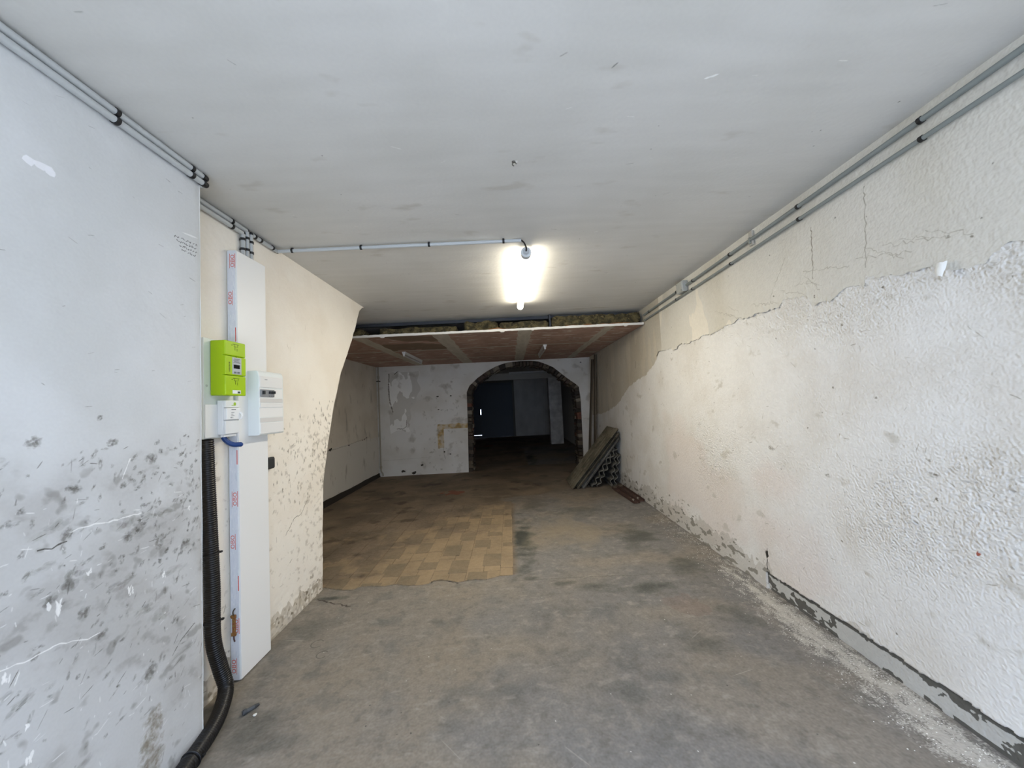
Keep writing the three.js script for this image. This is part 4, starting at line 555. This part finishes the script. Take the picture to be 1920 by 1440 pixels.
// dead fluorescent battens on the plasterboard and in the room beyond
function batten(label, x, y, z0, z1, turn = 0) {
  const L = Math.abs(z1 - z0), t = thing('batten_lamp', label, 'lamp', [x, y, (z0 + z1) / 2]); t.rotation.y = turn;
  part('housing', (() => { const s = new THREE.Shape(); s.moveTo(-0.03, 0); s.lineTo(0.03, 0); s.lineTo(0.018, -0.045); s.lineTo(-0.018, -0.045); s.closePath(); return new THREE.ExtrudeGeometry(s, { depth: L, bevelEnabled: false }).translate(0, 0, -L / 2); })(), plastic(0xd7d6d3, 0.5), t);
  for (const z of [-L / 2 + 0.02, L / 2 - 0.02]) part('tube_holder', span(-0.014, 0.014, -0.075, -0.04, z - 0.015, z + 0.015, 0.004), plastic(0xdddbd7, 0.5), t);
  part('dark_tube', cyl(0.013, L - 0.07, 14).rotateX(Math.PI / 2).translate(0, -0.064, 0), plastic(0xbfbdb8, 0.3), t); return t;
}
batten('unlit fluorescent batten on the plasterboard over the peeling patch', -1.65, YP - 0.002, -6.1, -7.3, 0.0);
batten('unlit fluorescent batten on the plasterboard in front of the arch', 0.601, YP - 0.002, -6.05, -7.2, 0.0);
batten('unlit fluorescent batten set crosswise in the dark room', 0.64, 2.418, -11.9, -13.15, Math.PI / 2).position.set(0.64, 2.418, -12.45);
batten('unlit fluorescent batten just inside the arch', 0.575, 2.418, -9.9, -11.1);

// ---------------------------------------------------------------- mineral wool on the edge of the false ceiling
{
  const wool = std({ roughness: 1, map: colourMap(0.6, 0.6, 500, (x, y) => { const n = F(x * 14, y * 14, 5, 371), f = N(x * 120, y * 60, 373); let c = mix3([100, 90, 60], [56, 51, 34], step(-0.3, 0.4, n)); if (n > 0.42) c = mix3(c, [150, 132, 88], 0.6); return [c[0] + f * 14, c[1] + f * 14, c[2] + f * 12]; }) }); wool.map.wrapS = wool.map.wrapT = THREE.RepeatWrapping; const kraft = col(0x8a6038, 0.85, { side: THREE.DoubleSide });
  const slab = (label, x0, x1, y0, y1, d, sd, rough = 1) => {
    const w = x1 - x0, h = y1 - y0, t = thing('insulation_slab', label, 'insulation', [(x0 + x1) / 2, y0, -4.79 - d / 2]); t.userData.group = 'mineral wool over the false ceiling';
    const nx = Math.max(6, Math.round(w / 0.02)), g0 = new THREE.BoxGeometry(w, h, d, nx, 7, 10), g = mergeVertices(g0.deleteAttribute('normal').deleteAttribute('uv')), p = g.attributes.position;
    for (let i = 0; i < p.count; i++) { let x = p.getX(i), y = p.getY(i), z = p.getZ(i); const ex = Math.max(0, Math.abs(x) - (w / 2 - h * 0.4)) / (h * 0.4), k = 1 - 0.22 * ex * ex; const q = 0.024 * rough * F((x + x0) * 9 + sd, y * 14 + z * 3, 3, 381 + sd) + 0.006 * N((x + x0) * 40, y * 40 + z * 17, 385); const top = y > 0; y = y * k + (top ? 0.8 * q : 0.1 * q); if (!top) y = Math.max(y, -h / 2); z = z * k + (z > 0 ? q * 1.4 : q); p.setXYZ(i, x + 0.4 * q, Math.min(y + h / 2, 2.458 - y0), z); }
    const f = g.toNonIndexed(), fp = f.attributes.position, uv = new Float32Array(fp.count * 2); for (let i = 0; i < fp.count; i++) { uv[2 * i] = (fp.getX(i) + x0) / 0.6; uv[2 * i + 1] = (fp.getY(i) + fp.getZ(i) * 0.7) / 0.6; } f.setAttribute('uv', new THREE.BufferAttribute(uv, 2)); f.computeVertexNormals(); part('wool', f, wool, t); return t;
  };
  const flap = (t, x0, x1, y0, dz, sd) => part('kraft_facing', grid(24, 5, (u, v) => { const x = lerp(x0, x1, u); return [x - t.position.x, y0 - t.position.y + 0.004 + v * 0.012 * (1 + N(x * 9, v, sd)) + 0.006 * Math.max(0, N(x * 14, sd, 3)) , -4.785 + v * 0.02 - dz - t.position.z + 0.01 * N(x * 12, v * 2, sd)]; }), kraft, t, 'torn brown paper facing');
  slab('small dark tuft of mineral wool tucked behind the raking wall edge', -2.1, -1.8, 2.315, 2.405, 0.3, 1);
  slab('low ragged mineral wool slab over the dark mouldy plasterboard', -1.6, -0.63, 2.315, 2.398, 0.35, 2);
  const roll = slab('bulging rolled lump of mineral wool above the board edge', -0.53, -0.1, 2.32, 2.438, 0.4, 3, 1.5); flap(roll, -0.22, 0.06, 2.318, 0, 5);
  slab('thin mineral wool slab between the rolled lump and the steel hanger', -0.085, 0.54, 2.318, 2.408, 0.35, 4);
  const big = slab('thick mineral wool slab against the peeling wall', 0.585, 1.71, 2.318, 2.455, 0.45, 6, 1.2); flap(big, 0.75, 1.55, 2.316, 0, 7);
}
// ---------------------------------------------------------------- corrugated sheets stacked against the wall
{
  const cem = (a, b, sd) => std({ roughness: 0.95, map: colourMap(1, 1, 300, (x, y) => { const n = F(x * 5, y * 5, 4, 391 + sd), f = N(x * 60, y * 60, 393); let c = mix3(a, b, step(-0.3, 0.4, n)); if (F(x * 12, y * 12, 3, 395 + sd) > 0.3) c = mix3(c, [60, 62, 48], 0.5); return [c[0] + f * 8, c[1] + f * 8, c[2] + f * 8]; }) });
  const m1 = cem([104, 97, 80], [72, 67, 54], 1), m2 = cem([118, 115, 107], [82, 80, 74], 2); for (const m of [m1, m2]) m.map.wrapS = m.map.wrapT = THREE.RepeatWrapping;
  const wave = (L, amp, wl, th, ph) => { const n = Math.round((L / wl) * 14), a = [], b = []; for (let i = 0; i <= n; i++) { const x = (L * i) / n, t = (x / wl) * 6.28319 + ph, y = amp * Math.sin(t), sl = amp * Math.cos(t) * 6.28319 / wl, k = 1 / Math.hypot(1, sl); a.push(new THREE.Vector2(x - sl * k * th / 2, y + k * th / 2)); b.unshift(new THREE.Vector2(x + sl * k * th / 2, y - k * th / 2)); } return new THREE.Shape([...a, ...b]); };
  const sheet = (label, bx, tx, ty, z0, z1, kind, ph, mat) => {
    const L = Math.hypot(tx - bx, ty) - 0.006, ang = Math.atan2(ty, tx - bx), d = Math.abs(z1 - z0), t = thing('corrugated_sheet', label, 'roofing sheet', [bx, 0.012, (z0 + z1) / 2]); t.userData.group = 'fibre cement sheets stacked against the wall'; t.rotation.z = ang; t.rotation.order = 'ZYX';
    let g; if (kind === 'across') g = new THREE.ExtrudeGeometry(wave(L, 0.021, 0.118, 0.0085, ph), { depth: d, bevelEnabled: false }).translate(0, 0, -d / 2);
    else { g = new THREE.ExtrudeGeometry(wave(d, 0.021, 0.125, 0.0085, ph), { depth: L, bevelEnabled: false }); g.rotateY(Math.PI / 2).translate(0, 0, d / 2); }
    part('sheet', toCreasedNormals(g, 0.7), mat, t); return t;
  };
  const far = -6.76;
  sheet('outermost corrugated sheet of the stack, lying at the lowest slope', 0.92, 1.692, 0.9, -6.06, far, 'along', 0.4, m1);
  sheet('corrugated sheet lying directly beneath the outermost sheet of the stack', 1.0, 1.695, 0.827, -6.05, far + 0.02, 'along', 1.4, m1);
  sheet('corrugated sheet third from the outside of the stack, its straight edge pale', 1.085, 1.697, 0.755, -6.08, far, 'along', 2.6, m2);
  sheet('wavy-ended sheet just inside the straight-edged sheets of the stack', 1.24, 1.618, 0.62, -6.12, far, 'across', 0.3, m2);
  sheet('wavy-ended sheet nested against the straight-edged sheets\' inner neighbour', 1.32, 1.656, 0.6, -6.13, far, 'across', 0.3, m2);
  sheet('steep wavy-ended sheet of the inner pair', 1.53, 1.655, 0.52, -6.14, far, 'across', 3.6, m2);
  sheet('innermost wavy-ended sheet, almost upright against the wall', 1.6, 1.697, 0.5, -6.15, far, 'across', 3.6, m2);
}
{ // rusty steel flats on the floor, planks in the corner, pipe
  const rust = std({ roughness: 0.9, map: colourMap(0.2, 1.2, 300, (x, y) => { const n = F(x * 25, y * 12, 4, 401); const c = mix3([84, 58, 48], [56, 42, 36], step(-0.3, 0.4, n)); return n > 0.42 ? [150, 130, 118] : c; }) });
  const flat = (label, x, z, turn, w, y) => { const t = thing('rusty_channel', label, 'metal bar', [x, y, z]); t.rotation.y = turn; t.userData.group = 'rusty bars by the sheets'; part('web', span(-w / 2, w / 2, 0.001, 0.006, 0.5, -0.42), rust, t); for (const s of [-1, 1]) part('flange', span(s * w / 2 - 0.003, s * w / 2 + 0.003, 0.001, 0.03, 0.5, -0.42), rust, t); for (const [a, b] of [[0.01, 0.42 - y * 20], [-0.018, 0.36 + y * 10]]) part('plaster_lump', new THREE.IcosahedronGeometry(0.016, 1).scale(1, 0.6, 1.3).translate(a, 0.012, b), col(0x8d857a, 0.95), t); };
  flat('rusty steel channel on the floor, touching the wall', 1.675, -5.68, 0.02, 0.085, 0.004); flat('rusty steel channel on the floor, nearer the middle of the room', 1.575, -5.6, 0.05, 0.08, 0.004);
  const wood = std({ roughness: 0.9, map: colourMap(0.3, 2.4, 160, (x, y) => { const n = N(x * 60, y * 1.5, 411) + 0.5 * N(x * 25, y * 3, 413); return [92 + n * 14, 82 + n * 13, 68 + n * 11]; }) });
  const plank = (label, b, tp, w, th) => { const t = thing('wooden_plank', label, 'plank', b), d = V(...tp).sub(V(...b)); t.userData.group = 'planks leaning in the corner'; t.quaternion.setFromUnitVectors(V(0, 1, 0), d.clone().normalize()); part('board', span(-th / 2, th / 2, 0.01, d.length(), w / 2, -w / 2, 0.004), wood, t); };
  plank('dark plank leaning in the corner behind the sheets, standing upright', [1.64, 0.003, -7.78], [1.708, 2.27, -7.45], 0.1, 0.03);
  plank('dark plank leaning in the corner behind the sheets, set lower', [1.56, 0.003, -7.95], [1.7, 2.2, -7.68], 0.14, 0.025);
  const pipe = thing('wall_pipe', 'thin painted pipe in the corner beside the back wall', 'pipe', [XF + 0.055, 0, ZB + 0.045]); const pm = col(0xa59d8c, 0.7);
  part('pipe', cyl(0.014, 2.1, 12).translate(0, 1.245, 0), pm, pipe); part('elbow', tubeAlong([V(0, 0.2, 0), V(0.005, 0.12, 0.004), V(0.04, 0.07, 0.01), V(0.045, 0.02, 0.012)], 0.014, 20, 10, 1), pm, pipe); part('collar', cyl(0.024, 0.05, 12).translate(0, 0.2, 0), pm, pipe); part('clamp', merge([cyl(0.022, 0.02, 12).translate(0, 2.0, 0), span(-0.045, 0.035, 1.985, 2.0, -0.03, 0.01)]), col(0x3f3a32, 0.8), pipe); part('collar', cyl(0.023, 0.06, 12).translate(0, 2.08, 0), pm, pipe);
}
{ // litter on the floor
  const y = (x, z) => floorHeight(x, z);
  const plug = thing('wall_plug', 'dark plastic plug lying on the floor by the corrugated conduit', 'plug', [-1.294, y(-1.294, -1.889) + 0.011, -1.889]); plug.rotation.y = 0.9; part('barrel', cyl(0.01, 0.05, 12, 0.008).rotateZ(Math.PI / 2), plastic(0x4a4d50, 0.5), plug); part('rim', cyl(0.0125, 0.012, 12).rotateZ(Math.PI / 2).translate(-0.014, 0, 0), plastic(0x3a3c3e, 0.5), plug); part('tip', cyl(0.006, 0.02, 8, 0.009).rotateZ(-Math.PI / 2).translate(0.034, 0, 0), plastic(0x2d2f31, 0.5), plug);
  const crumb = (r, sd) => { const q = new THREE.IcosahedronGeometry(r, 1), p = q.attributes.position; for (let i = 0; i < p.count; i++) { const k = 1 + 0.35 * N(p.getX(i) / r * 2 + sd, p.getY(i) / r * 2 + p.getZ(i) / r, 5); p.setXYZ(i, p.getX(i) * k, p.getY(i) * k * 0.6, p.getZ(i) * k); } q.computeVertexNormals(); return q; };
  const pb = thing('pebble', 'small white pebble on the floor beside the dark plug', 'pebble', [-1.248, y(-1.248, -1.864) + 0.006, -1.864]); part('stone', crumb(0.008, 1), col(0xe2dfd6, 0.9), pb);
  const all = []; for (let i = 0; i < 900; i++) { const z = -lerp(1.35, 4.6, Math.pow(rnd(), 1.3)), x = 1.72 - Math.abs(rr(-1, 1) * rr(0, 0.3)), r = rr(0.0008, 0.0028); all.push(crumb(r, i).translate(x, y(x, z) + r * 0.4, z)); }
  const st = thing('plaster_crumbs', 'loose white plaster crumbs along the foot of the peeling wall', 'rubble'); st.userData.kind = 'stuff'; part('crumbs', merge(all), col(0xe4e1d9, 0.95), st);
}
scene.traverse((o) => { if (o.isMesh) o.castShadow = o.receiveShadow = true; });
renderer.render(scene, camera);
